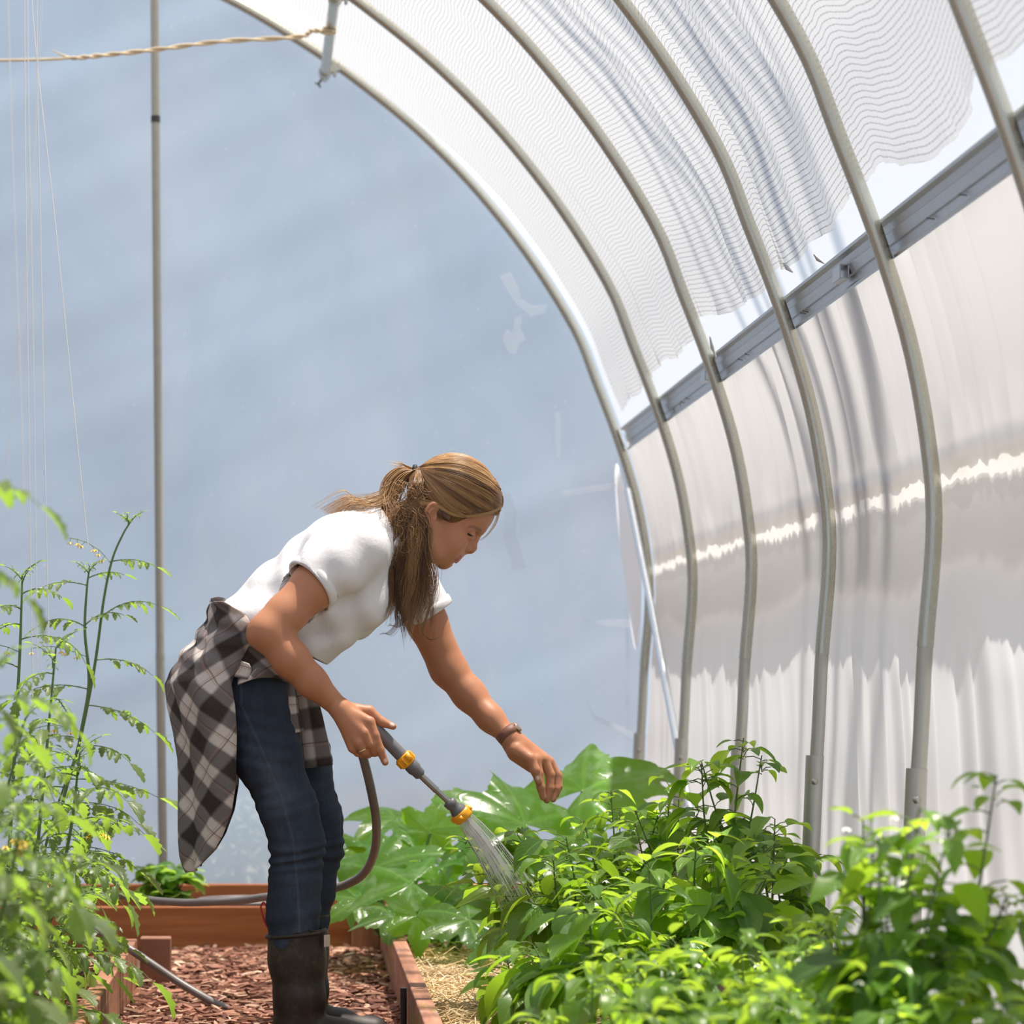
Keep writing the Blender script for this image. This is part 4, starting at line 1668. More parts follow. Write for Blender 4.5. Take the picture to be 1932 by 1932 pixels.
# waist roll with twisted cloth
b = MB()
cen = W(492, 1208)
sx = Vector(W(600, 1270) - W(405, 1145)).normalized()
N, Mr = 72, 12
vs, uvs = [], []
for i in range(N):
    an = 2 * PI * i / N
    c0 = cen + sx * (.118 * math.cos(an)) + Vector((0, 0.186 * math.sin(an), 0))
    up_ = Vector((-.52, 0, .86))
    outd = (sx * math.cos(an) * .8 + Vector((0, math.sin(an), 0))).normalized()
    tw_ = 0.8 * math.sin(3 * an)
    for k in range(Mr):
        a2 = 2 * PI * k / Mr + tw_
        rr_ = .018 + .003 * math.sin(5 * an + 3 * a2)
        vs.append(c0 + outd * (rr_ * 0.72 * math.cos(a2)) + up_ * (rr_ * 1.5 * math.sin(a2)))
        uvs.append(rot45(i / N * 1.0, k / Mr * 0.16))
b.add(vs, [(i * Mr + k, i * Mr + (k + 1) % Mr, ((i + 1) % N) * Mr + (k + 1) % Mr, ((i + 1) % N) * Mr + k) for i in range(N) for k in range(Mr)], uvs)
b.build('waist_roll', M_PLAID, po_)
# front skirt of the shirt wrapped over the near hip
b = MB()


def hip_fn(u, v):
    # u: from the back panel edge forward to the front, v: down
    x = lerp(452, 556, u)
    top = lerp(1178, 1232, u)
    bot = lerp(1292, 1288, u) - 22 * math.sin(PI * min(1, u * 1.1)) * 0.5
    y = lerp(top, bot, v)
    p = W(x, y, 0)
    p.y = YW - 0.192 + 0.16 * max(0, u - .45) ** 1.5 - .012 * v + 0.006 * math.sin(8 * u + 9 * v)
    return p


b.sheet(hip_fn, 26, 20, uvfn=lambda u, v: rot45(u * .13 + .02, v * .14 + .055))
b.build('hip_wrap', M_PLAID, po_, solid=0.003)


def sleeve(name, pts, wid, dep, uv0, flare=1.0):
    b = MB()
    cp = catmull(pts, 8)
    n = len(cp)
    vs, uvs, K = [], [], 16
    for i, p in enumerate(cp):
        t = i / (n - 1)
        w = wid[0] + (wid[1] - wid[0]) * t
        tg = (cp[min(n - 1, i + 1)] - cp[max(0, i - 1)]).normalized()
        side = tg.cross(Vector((0, -1, 0))).normalized()
        for k in range(K):
            a = 2 * PI * k / K
            f = 1 + 0.10 * math.sin(3 * a + 5 * t)
            vs.append(p + side * (w * math.cos(a) * f) + Vector((0, 1, 0)) * (dep * math.sin(a) * f))
            uvs.append((uv0[0] + k / K * 0.20, uv0[1] + t * 0.20))
    fs = [(i * K + k, i * K + (k + 1) % K, (i + 1) * K + (k + 1) % K, (i + 1) * K + k) for i in range(n - 1) for k in range(K)]
    b.add(vs, fs, uvs)
    return b.build(name, M_PLAID, po_, solid=0.003)


sleeve('sleeve', [W(545, 1262, -.10), W(541, 1300, -.112), W(542, 1340, -.115), W(549, 1384, -.112)], (.019, .026), .014, (.03, .058))
sleeve('sleeve', [W(560, 1262, -.04), W(578, 1320, -.015), W(588, 1380, .005), W(597, 1447, .015)], (.024, .034), .020, (.0, .02))
b = MB()
b.tube(catmull([W(540, 1240, -.115), W(552, 1262, -.120), W(566, 1258, -.09), W(560, 1240, -.08)], 6), .020, 12)
b.build('knot', M_PLAID, po_)
b = MB()
b.sheet(lambda u, v: W(lerp(443, 470, u) + 4 * math.sin(4 * v) - 20 * v * (1 - u), lerp(1242, 1272, v) + 10 * u, -.205 - .004 * u), 6, 8, uvfn=lambda u, v: (u * .04 + .06, v * .05 + .06))
b.build('loose_tail', M_PLAID, po_, solid=0.003)
b = MB()
b.sheet(lambda u, v: W(lerp(398, 426, u) + 2 * v, lerp(1130, 1160, v) + 12 * u * v - 3 * math.sin(PI * u), -.055 + .05 * (1 - v) - .03 * u), 8, 8, uvfn=lambda u, v: rot45(u * .05 + .02, v * .06))
b.build('collar_fold', M_PLAID, po_, solid=0.003)

# ---- watch, ring, earring
M_LEATH = simple('brown_leather', (0.20, 0.085, 0.055), 0.55, bump=0.2)
M_GOLD = simple('gold', (0.75, 0.50, 0.25), 0.25, 1.0)
wa = Vector(C3(1450, 500, df) - W(925, 1355, .15)).normalized()
wc = C3(1385, 408, .128)
b = MB()
b.lathe(wc - wa * .011, wa, [(0, .0262), (.0005, .0285), (.0215, .0292), (.022, .0270)], 36)
w1 = b.build('watch', M_LEATH, woman)
b = MB()
b.lathe(wc + wa * .002 + Vector((.6, -.15, .55)).normalized() * .0255, Vector((.6, -.15, .55)), [(0, .0135), (.006, .0135), (.0068, .0115)], 24)
b.build('watch_case', simple('rose_metal', (0.55, 0.38, 0.30), 0.25, 0.9), w1)
b = MB()
b.lathe(C3(322, 516, dn - .0065) - Vector((.0015, 0, 0)), Vector(C3(330, 528, dn - .004) - kn[2]), [(0, .0118), (.0003, .0128), (.003, .0128), (.0033, .0118)], 20)
b.build('ring', M_GOLD, woman)
b = MB()
b.lathe(HD(190, 1078, -.083), (-.1, -1, 0), [(0, .0022), (.002, .0032), (.0035, .0028), (.0045, .001)], 10)
b.build('earring', simple('pearl', (0.9, 0.86, 0.8), 0.2), woman)

# ================================================================ hair
from mathutils.bvhtree import BVHTree

m = Mat('hair')
at = m.attr('rnd')
c = m.ramp(at.outputs['Fac'], [(0.0, (0.060, 0.028, 0.012)), (0.35, (0.19, 0.092, 0.036)), (0.7, (0.44, 0.245, 0.098)), (1.0, (0.70, 0.47, 0.23))])
M_HAIR = m.done(m.pbsdf(c, 0.38, 0, 0.5))

cap_ = SDF((W(770, 1, 0).x, YW - .13, W(1, 1060).z), (W(965, 1, 0).x, YW + .13, W(1, 845).z), 0.0030)
cap_.ell(W(857, 938), (.1060, .0830, .0945), 0.02, ax)
cap_.ell(W(905, 943), (.050, .061, .048), 0.02, ax)
cap_.chain([W(788, 915, 0), W(774, 940, 0), W(768, 975, 0), W(768, 1020, 0)], [.026, .040, .046, .045], 0.03)
# leave the face and the ears free
cap_.ell(W(880, 1040), (.110, .16, .070), 0.008, (Vector((.80, 0, .60)), hs, Vector((-.60, 0, .80))), 'sub')
cap_.ell(HD(250, 965, -.085), (.023, .038, .034), 0.006, ax, 'sub')
cap_.ell(HD(250, 965, .085), (.023, .038, .034), 0.006, ax, 'sub')
V, Fc = cap_.mesh()
hair = np_object('hair', V, Fc, M_HAIR, woman, extra={'rnd': np.full(len(V), 0.22)})
BV = BVHTree.FromPolygons([Vector(v) for v in V], [tuple(f) for f in Fc])

rh = random.Random(21)
strands = MB()


def on_cap(px, py, side, lift=0.0):
    """point on the near (-1) or far (+1) hair surface at a photo position"""
    p = W(px, py, 0)
    o_ = Vector((p.x, YW + side * .4, p.z))
    loc, nor, _, _ = BV.ray_cast(o_, Vector((0, -side, 0)))
    if loc is None:
        loc, nor, _, _ = BV.find_nearest(Vector((p.x, YW + side * .02, p.z)))
    if nor.dot(loc - W(860, 945)) < 0:
        nor = -nor
    return loc + nor * (lift + .0006)


def strand(pts, r0, rnd, n=5, seg=3):
    strands.tube(catmull(pts, n), lambda q: r0 * (1 - 0.85 * q) * min(1, q * 8 + .4), seg, False, min(1, max(0, rnd)))


TIE = W(786, 886, 0)
HL = [(925, 886), (938, 905), (945, 925), (948, 945), (946, 962), (930, 971), (905, 977), (880, 979), (858, 972), (838, 962), (822, 952), (808, 945)]
for side, n in ((-1, 1500), (1, 420)):
    for i in range(n):
        t = rh.random()
        k = t * (len(HL) - 1)
        i0 = min(int(k), len(HL) - 2)
        sx_, sy_ = lerp(HL[i0][0], HL[i0 + 1][0], k - i0), lerp(HL[i0][1], HL[i0 + 1][1], k - i0)
        st = 0 if rh.random() < .55 else rh.uniform(0, .5)
        clump = vnoise(t * 26, 4)
        lift = max(0, .002 + .0025 * vnoise(t * 17, 6)) + rh.uniform(0, .0015)
        bow = 5 * clump + rh.uniform(-2, 2)
        pts = []
        for j in range(7):
            q = lerp(st, 1, j / 6)
            x = lerp(sx_, 789, q)
            y = lerp(sy_, 886 + 5 * (t - .5), q) - (30 * max(0, 1 - 1.5 * t) + 2) * math.sin(PI * q) * 0.9 + 18 * min(1, t * 1.5) * math.sin(PI * q) + bow * math.sin(PI * q)
            pts.append(on_cap(x, y, side, lift * math.sin(PI * min(1, .15 + q))))
        d = 0.42 + 0.25 * clump + 0.14 * vnoise(t * 90, 2) + rh.gauss(0, .07) + (0.22 if t < .2 else 0) + (0.18 if t > .8 else 0)
        strand(pts, rh.uniform(.0006, .0011), d)
    for i in range(420):
        a = rh.random()
        x0 = lerp(860, 946, a)
        y0 = lerp(856, 925, a ** 2.0)
        pts = []
        for j in range(6):
            q = j / 5
            x = lerp(x0, 790, q)
            y = lerp(y0, 884, q) - 22 * math.sin(PI * q) * a
            pts.append(on_cap(x, y, side, .001 + rh.uniform(0, .002)))
        strand(pts, rh.uniform(.0006, .0011), 0.62 + .2 * vnoise(a * 22, 9) + rh.gauss(0, .08))
# hair pulled down from the tie over the nape
for side, n in ((-1, 760), (1, 160)):
    for i in range(n):
        t = rh.random()
        a_ = lerp(-.1, 1.0, t)
        x0, y0 = 790 + rh.uniform(-3, 3), 888 + 4 * t
        pts = []
        for j in range(6):
            q = j / 5
            pts.append(on_cap(lerp(x0, lerp(728, 806, t), q) + 6 * math.sin(PI * q) * (t - .3), lerp(y0, rh.uniform(985, 1000), q), side, .0015 + rh.uniform(0, .003)))
        strand(pts, rh.uniform(.0007, .0011), 0.36 + .25 * vnoise(t * 14, 31) + rh.gauss(0, .08))
# tied tail: arcs over and down the back of the neck to the shoulder
for i in range(620):
    s0 = max(-2, min(2, rh.gauss(0, .8)))
    w = rh.gauss(0, .9)
    cl = vnoise(s0 * 4 + w * 3, 8)
    pts = [TIE + Vector((0, w * .006, s0 * .004)), W(764 + 4 * s0, 893 + 6 * s0, w * .013), W(745 + 8 * s0, 912 + 8 * s0, w * .020),
           W(734 + 9 * s0, 938 + 6 * s0, w * .028), W(703 + 16 * s0, 953 + 8 * s0 + 5 * cl, w * .040), W(662 + 10 * s0, 950 + 13 * s0 - 6 * cl, w * .05 - .01), W(632 + 22 * s0, 975 + 9 * s0 + 5 * cl, w * .055 - .01)]
    if rh.random() < 0.5:
        pts = pts[:4] + [W(742 + 12 * s0, 980 + 8 * w, -.03 + w * .03), W(737 + 14 * s0, 1030 + 10 * w, -.05 + w * .03)]
    strand(pts, rh.uniform(.0007, .0013), 0.58 + .28 * cl + rh.gauss(0, .1))
for i in range(50):
    a = rh.uniform(-.3, .3)
    strand([TIE, W(765, 880 + 10 * a, a * .01), W(738 + rh.uniform(-8, 20), 872 + 14 * a + rh.uniform(-4, 6), a * .02)], .0006, 0.85)
# loose locks from behind the ear falling past the neck to the chest: each lock is a bundle
LOCKS = []
for i in range(46):
    dl = (i + rh.random()) / 46
    side = -1 if i % 4 else 1
    LOCKS.append((dl, side, rh.uniform(.040, .086), rh.uniform(4, 10), rh.uniform(0, 6.3), rh.uniform(1090, 1195) - 55 * max(0, .35 - dl) / .35, rh.gauss(0, .16), rh.uniform(-8, 8)))
for (dl, side, sd0, wav, ph, L, cd, xo) in LOCKS:
    sd = side * sd0
    for i in range(46):
        g1, g2 = rh.gauss(0, 1), rh.gauss(0, 1)
        y0 = rh.uniform(905, 948)
        pts = [on_cap(789 + rh.uniform(-4, 3), 885 + rh.uniform(0, 9), side, .001), W(793 + rh.uniform(-14, 6), y0 + 4, sd * .96), W(783 + rh.uniform(-14, 12), y0 + 28, sd)]
        Lk = L + rh.gauss(0, 14)
        for j in range(1, 8):
            q = j / 7
            x = lerp(lerp(745, 806, dl), lerp(722, 812, dl) + xo, q) + 1.5 * wav * math.sin(ph + 7.5 * q) * q + g1 * (2.2 + 2.0 * math.sin(PI * q))
            y = lerp(y0 + 45, Lk, q) + g2 * 1.5
            pts.append(W(x, y, lerp(sd, sd * .9 - .02, q) + g2 * .0035))
        strand(pts, rh.uniform(.0007, .0012), 0.36 + 1.2 * cd + rh.gauss(0, .08) + 0.16 * dl, 4)
# messy fine hair behind the ear
for i in range(420):
    x, y = rh.uniform(738, 798), rh.uniform(905, 1040)
    if x > 785 and y > 955:
        x -= 25
    sd = -rh.uniform(.068, .090)
    a = rh.uniform(0.2, 2.6)
    cv = rh.uniform(-1.5, 1.5)
    strand([W(x, y, sd), W(x + 12 * math.cos(a), y + 12 * math.sin(a), sd - .005), W(x + 22 * math.cos(a + cv * .5), y + 24 * math.sin(a + cv * .5), sd - .004), W(x + 28 * math.cos(a + cv), y + 34 * math.sin(a + cv), sd)], .0006, rh.gauss(0.5, 0.2))
# curled ends
for (x, y, s_) in ((738, 1120, -1), (758, 1165, -1), (775, 1185, 1), (745, 1180, -1), (800, 1190, 1), (718, 1088, -1)):
    for i in range(14):
        w = rh.gauss(0, 2)
        strand([W(x + 14 + w, y - 60, -.075), W(x + 4 + w, y - 25, -.078), W(x - 4 * s_ + w, y + w, -.08), W(x + 10 * s_ + w, y + 16 + w, -.08), W(x + 26 * s_ + w, y + 14 - w, -.078)], .0008, rh.gauss(.35, .15))
# wisp across the brow, and the lock that edges the temple above the ear
for i in range(16):
    w = rh.gauss(0, 1.2)
    strand([W(944 + w, 955, -.02), W(935 + w, 985 + w, -.03), W(920 + w, 1008, -.036), W(905 + w * 2, 1020, -.04)], .0005, .85)
for i in range(110):
    w = rh.gauss(0, 1)
    strand([on_cap(944, 958 + w, -1, .001), on_cap(925, 968 + w, -1, .002), HD(950, 905 + 9 * w, -.0655), HD(620, 890 + 12 * w, -.0775), HD(330, 745 + 14 * w, -.084), HD(80, 715 + 26 * w, -.085)], .0008, rh.gauss(.72, .12))
# short hair before the ear
for i in range(160):
    t = rh.random()
    x, y = lerp(360, 560, t), lerp(800, 930, t)
    strand([HD(x, y - 20, -.0765), HD(x + 10 - 20 * t, y + 60, -.0765), HD(x - 20 * t + 30, y + rh.uniform(90, 190) * (1 - .6 * t), -.0725)], .0007, rh.gauss(.2, .1))
strands.build('strands', M_HAIR, hair)
b = MB()
b.lathe(TIE - Vector((.011, 0, .001)), Vector((1, 0, -.15)), [(0, .009), (.002, .0135), (.009, .0145), (.012, .010)], 18)
b.build('hair_tie', simple('black_elastic', (0.015, 0.012, 0.018), 0.6), hair)
# ================================================================ plants
def leaf_mat(name, dark, light, thin, gloss=0.32, veins=7.0, pale=0.0, tr=0.50, spec=0.5):
    """leaf blade: glossy skin over a translucent body, veins from the stored blade coordinates"""
    m = Mat(name)
    at = m.attr('uvs')
    sep = m.n('ShaderNodeSeparateXYZ')
    m.set(sep, 'Vector', at.outputs['Vector'])
    t, s_ = sep.outputs[0], sep.outputs[1]
    rn = m.attr('rnd')
    c = m.mix(rn.outputs['Fac'], dark, light)
    nz = m.noise(45, 3, m.pos())
    c = m.mix(m.math('MULTIPLY', nz.outputs['Fac'], 0.35), c, tuple(x * .6 for x in dark))
    ab = m.math('ABSOLUTE', s_)
    mid = m.ramp(ab, [(0.03, (1, 1, 1)), (0.09, (0, 0, 0))])
    fr = m.math('ABSOLUTE', m.math('SUBTRACT', m.math('FRACT', m.math('SUBTRACT', m.math('MULTIPLY', t, veins), m.math('MULTIPLY', ab, 2.3))), 0.5))
    sv = m.ramp(fr, [(0.02, (1, 1, 1)), (0.09, (0, 0, 0))])
    vv = m.math('MAXIMUM', mid, m.math('MULTIPLY', sv, 0.55))
    vc = tuple(min(1, x * 1.7 + .02) for x in light)
    c = m.mix(m.math('MULTIPLY', vv, 0.45), c, vc)
    if pale:
        pn = m.noise(16, 4, m.pos(), 0.6)
        c = m.mix(m.math('MULTIPLY', m.ramp(pn.outputs['Fac'], [(0.52, (0, 0, 0)), (0.62, (1, 1, 1))]), pale), c, (0.55, 0.62, 0.52))  # pale blotches: silver spots and sun glare put into the colour
    h = m.math('ADD', m.math('MULTIPLY', vv, -0.6), m.math('MULTIPLY', nz.outputs['Fac'], 0.5))
    p = m.pbsdf(c, gloss, 0, spec, m.bump(h, 0.35, 0.003))
    tl = m.n('ShaderNodeBsdfTranslucent')
    tc_ = m.mix(rn.outputs['Fac'], tuple(x * .6 for x in thin), thin)
    tc_ = m.mix(m.math('MULTIPLY', vv, 0.35), tc_, tuple(x * .55 for x in thin))
    m.set(tl, 'Color', tc_)
    return m.done(m.mixs(tr, p, tl.outputs[0]))


M_PEP = leaf_mat('pepper_leaf', (0.050, 0.125, 0.022), (0.135, 0.275, 0.032), (0.52, 0.86, 0.045))
M_PEPN = leaf_mat('young_pepper_leaf', (0.10, 0.21, 0.025), (0.20, 0.36, 0.045), (0.66, 0.95, 0.07))
M_TOM = leaf_mat('tomato_leaf', (0.085, 0.135, 0.055), (0.175, 0.255, 0.090), (0.52, 0.82, 0.09), 0.36)
M_SQU = leaf_mat('squash_leaf', (0.050, 0.140, 0.020), (0.095, 0.230, 0.028), (0.46, 0.82, 0.04), 0.25, 5.0, 0.16, 0.55, 0.45)
M_POT = leaf_mat('potato_leaf', (0.07, 0.17, 0.04), (0.15, 0.30, 0.06), (0.52, 0.80, 0.10), 0.36)
M_STEM = simple('green_stem', (0.13, 0.24, 0.055), 0.5)
M_STEMD = simple('dark_node_stem', (0.10, 0.15, 0.045), 0.55, 0, 0.4, 0.4, 22)
M_STEMT = simple('tomato_stem', (0.12, 0.20, 0.06), 0.6)
M_YEL = simple('yellow_flower', (0.85, 0.55, 0.03), 0.5)
M_WHT = simple('white_flower', (0.85, 0.85, 0.78), 0.5)


def frame_of(d, up):
    d = d.normalized()
    s = d.cross(up)
    s = s.normalized() if s.length > 1e-4 else d.orthogonal().normalized()
    return d, s, s.cross(d).normalized()


def blade(b, base, d, up, L, Wd, droop, fold, rnd, rg, nt=7, wav=0.08, shape=(0.55, 1.12)):
    """ovate pointed leaf; droop bends the tip down, fold lifts the halves"""
    d, s, n = frame_of(d, up)
    vs, uvs = [], []
    p = base.copy()
    ang = 0.0
    ph = rg.uniform(0, 6)
    mx = max(((k / 20) ** shape[0]) * ((1 - k / 20) ** shape[1]) for k in range(1, 20))
    tw = rg.gauss(0, .25)
    for i in range(nt + 1):
        t = i / nt
        a = droop * t
        dd = (d * math.cos(a) - n * math.sin(a)).normalized()
        nn = (n * math.cos(a) + d * math.sin(a)).normalized()
        ss = (s * math.cos(tw * t) + nn * math.sin(tw * t))
        w = Wd * 0.5 * (t ** shape[0]) * ((1 - t) ** shape[1]) / mx if 0 < t < 1 else 0.0006
        for q in (-1, -.5, 0, .5, 1):
            lift = fold * abs(q) * w + wav * w * math.sin(ph + 7 * t + 2 * q) * abs(q)
            vs.append(p + ss * (q * w) + nn * lift)
            uvs.append((t, q))
        p = p + dd * (L / nt)
    fs = [(i * 5 + k, i * 5 + k + 1, (i + 1) * 5 + k + 1, (i + 1) * 5 + k) for i in range(nt) for k in range(4)]
    b.add(vs, fs, uvs, min(1, max(0, rnd)))


def leafspray(fo, fy, st, tip, rg, size, young, n=6, spread=1.0, ang0=None):
    """rosette of leaves on petioles round a shoot tip"""
    a0 = rg.uniform(0, 6.3) if ang0 is None else ang0
    for i in range(n):
        a = a0 + i * 2.4
        el = rg.uniform(-.15, .55)
        d = Vector((math.cos(a) * math.cos(el), math.sin(a) * math.cos(el), math.sin(el)))
        L = size * rg.uniform(.55, 1.1)
        pl = L * rg.uniform(.25, .55)
        q = tip + Vector((0, 0, -rg.uniform(0, .05))) * spread
        e = q + d * pl + Vector((0, 0, .2 * pl))
        st.tube([q, q + d * pl * .5 + Vector((0, 0, .22 * pl)), e], .0011, 4, False)
        blade(fy if rg.random() < young else fo, e, (d + Vector((0, 0, rg.uniform(-.5, .15)))).normalized(), Vector((0, 0, 1)), L, L * rg.uniform(.44, .6), rg.uniform(.4, 1.35), rg.uniform(.15, .5), rg.gauss(.5, .25), rg)


PG = 'pepper plants in the right bed'


def pepper(base, top, spread, size, dens, young, label, seed, lean=(0, 0), extra=()):
    rg = random.Random(seed)
    root = thing('pepper_plant', label, 'plant', base, PG)
    fo, fy, st, fls = MB(), MB(), MB(), []
    base = Vector(base)
    hgt = top.z - base.z
    fork = base + Vector(((top.x - base.x) * .35, (top.y - base.y) * .35, hgt * rg.uniform(.36, .48)))
    st.tube(catmull([base + Vector((0, 0, -.02)), lerp(base, fork, .5) + Vector((rg.gauss(0, .006), rg.gauss(0, .006), 0)), fork], 5), lambda q: .0058 - .0018 * q, 8)
    ends = [top]
    for i in range(int(dens)):
        a = i * 2.4 + rg.uniform(0, 1)
        rr_ = spread * rg.uniform(.45, 1.0)
        ends.append(Vector((lerp(base.x, top.x, .7) + rr_ * math.cos(a), lerp(base.y, top.y, .7) + rr_ * math.sin(a), base.z + hgt * rg.uniform(.55, .97))))
    for k, e in enumerate(ends):
        f0 = fork if k % 2 == 0 else lerp(fork, top, .25)
        if k == 0:
            f0 = fork
        mid = lerp(f0, e, .5) + Vector((rg.gauss(0, .012), rg.gauss(0, .012), -.02 * (k > 0)))
        path = catmull([f0, mid, e], 6)
        st.tube(path, lambda q: .0036 - .0022 * q, 6)
        m_ = len(path)
        nl = int(4 + hgt * 9)
        for j in range(nl):
            q = .15 + .8 * (j + rg.random()) / nl
            p = path[min(m_ - 1, int(q * (m_ - 1)))]
            a = rg.uniform(0, 2 * PI)
            el = rg.uniform(-.25, .45)
            d = Vector((math.cos(a) * math.cos(el), math.sin(a) * math.cos(el), math.sin(el)))
            L = size * rg.uniform(.65, 1.25) * (1.1 - .35 * q)
            pl = L * rg.uniform(.3, .6)
            ee = p + d * pl + Vector((0, 0, .1 * pl))
            st.tube([p, p + d * pl * .5 + Vector((0, 0, .16 * pl)), ee], .0012, 4, False)
            blade(fy if rg.random() < young * .5 else fo, ee, (d + Vector((0, 0, rg.uniform(-1.15, .05)))).normalized(), Vector((rg.gauss(0, .25), rg.gauss(0, .25), 1)), L, L * rg.uniform(.48, .68), rg.uniform(.3, 1.3), rg.uniform(.10, .45), rg.gauss(.42, .36), rg)
        leafspray(fo, fy, st, e, rg, size * .62, min(1, young + .45), 7)
        if rg.random() < .35:
            q = e + Vector((rg.gauss(0, .02), rg.gauss(0, .02), -.015))
            fl = MB()
            for u in range(5):
                a = u * 2 * PI / 5
                blade(fl, q, Vector((math.cos(a), math.sin(a), -.5)), Vector((0, 0, 1)), .011, .008, .3, .1, .5, rg, 3)
            fls.append(fl)
    st.build('stem', M_STEM if young > .6 else M_STEMD, root)
    fo.build('foliage', M_PEP, root)
    if fy.v:
        fy.build('young_foliage', M_PEPN, root)
    for fl in fls:
        fl.build('flower', M_WHT, root)
    return root


def pep_at(px, py, Y, bx=None, **kw):
    top = P(px, py, Y)
    x = P(bx if bx is not None else px, py, Y).x
    x = min(max(x, .36), 1.12)
    return dict(base=(x, Y + kw.pop('by', 0), .055), top=top, **kw)


PEP = [
    dict(px=985, py=1560, Y=6.95, bx=1012, spread=.15, size=.105, dens=7, young=.35, label='pepper plant under the water spray, dark-noded stem bare near the straw', seed=11),
    dict(px=1068, py=1580, Y=6.7, bx=1062, spread=.14, size=.115, dens=7, young=.3, label='pepper plant right of the sprayed one, its long leaf hanging low', seed=12),
    dict(px=1153, py=1492, Y=7.3, bx=1150, spread=.13, size=.10, dens=6, young=.35, label='pepper plant with a straight dark shoot just right of the reaching hand', seed=13),
    dict(px=1262, py=1480, Y=7.2, bx=1235, spread=.15, size=.10, dens=7, young=.25, label='pepper plant whose forked shoot stands before the foot of the brace', seed=14),
    dict(px=1403, py=1392, Y=6.9, bx=1365, spread=.105, size=.11, dens=7, young=.3, label='tallest pepper shoot, before the third steel post', seed=15),
    dict(px=1462, py=1545, Y=6.6, bx=1450, spread=.13, size=.13, dens=7, young=.2, label='pepper plant with broad dark leaves left of the bolted post', seed=16),
    dict(px=1345, py=1570, Y=6.25, bx=1340, spread=.16, size=.135, dens=8, young=.3, label='pepper plant with broad grey-lit leaves amid the right bed', seed=17),
    dict(px=1225, py=1640, Y=6.1, bx=1215, spread=.15, size=.115, dens=8, young=.4, label='pepper plant with wet curled leaves in the middle of the bed', seed=18),
    dict(px=1105, py=1690, Y=5.9, bx=1095, spread=.13, size=.13, dens=7, young=.3, label='pepper plant with big drooping leaves, left side of the bed front', seed=19),
    dict(px=1520, py=1720, Y=5.4, bx=1515, spread=.10, size=.09, dens=6, young=.55, label='pepper plant at the foot of the bolted post', seed=20),
    dict(px=1628, py=1545, Y=4.45, bx=1655, spread=.085, size=.085, dens=8, young=.5, label='left half of the blurred pepper clump before the second bolted post', seed=21),
    dict(px=1735, py=1520, Y=4.3, bx=1715, spread=.085, size=.10, dens=8, young=.35, label='middle of the blurred pepper clump, broad dark leaves down its stem', seed=22),
    dict(px=1880, py=1462, Y=4.4, bx=1755, spread=.06, size=.095, dens=3, young=.35, label='tall blurred pepper shoot leaning right against the white wall', seed=23),
    dict(px=1005, py=1800, Y=6.2, bx=1010, spread=.08, size=.10, dens=5, young=.2, label='low pepper plant at the lower left corner of the planted bed', seed=24),
    dict(px=1120, py=1830, Y=4.9, bx=1125, spread=.13, size=.085, dens=9, young=.8, label='leftmost of the bright low pepper plants along the bottom', seed=25),
    dict(px=1260, py=1770, Y=5.0, bx=1262, spread=.13, size=.085, dens=9, young=.8, label='second from left of the bright low pepper plants along the bottom', seed=26),
    dict(px=1395, py=1760, Y=4.9, bx=1390, spread=.13, size=.085, dens=9, young=.8, label='third from left of the bright low pepper plants along the bottom', seed=27),
    dict(px=1520, py=1790, Y=4.7, bx=1515, spread=.12, size=.085, dens=9, young=.8, label='fourth from left of the bright low pepper plants along the bottom', seed=28),
    dict(px=1190, py=1875, Y=4.2, bx=1190, spread=.12, size=.08, dens=9, young=.9, label='leftmost blurred pepper plant cut off by the bottom edge', seed=29),
    dict(px=1345, py=1850, Y=4.1, bx=1345, spread=.12, size=.08, dens=9, young=.9, label='second blurred pepper plant from the left cut off by the bottom edge', seed=30),
    dict(px=1490, py=1860, Y=4.1, bx=1490, spread=.12, size=.08, dens=9, young=.9, label='third blurred pepper plant from the left cut off by the bottom edge', seed=31),
    dict(px=1640, py=1830, Y=4.2, bx=1640, spread=.11, size=.085, dens=8, young=.7, label='fourth blurred pepper plant from the left cut off by the bottom edge', seed=32),
    dict(px=1790, py=1850, Y=4.1, bx=1780, spread=.11, size=.085, dens=8, young=.7, label='fifth blurred pepper plant from the left cut off by the bottom edge', seed=33),
    dict(px=1900, py=1890, Y=4.1, bx=1870, spread=.10, size=.08, dens=7, young=.7, label='rightmost blurred pepper plant in the lower right corner', seed=34),
]
for q in PEP:
    pepper(**pep_at(**q))


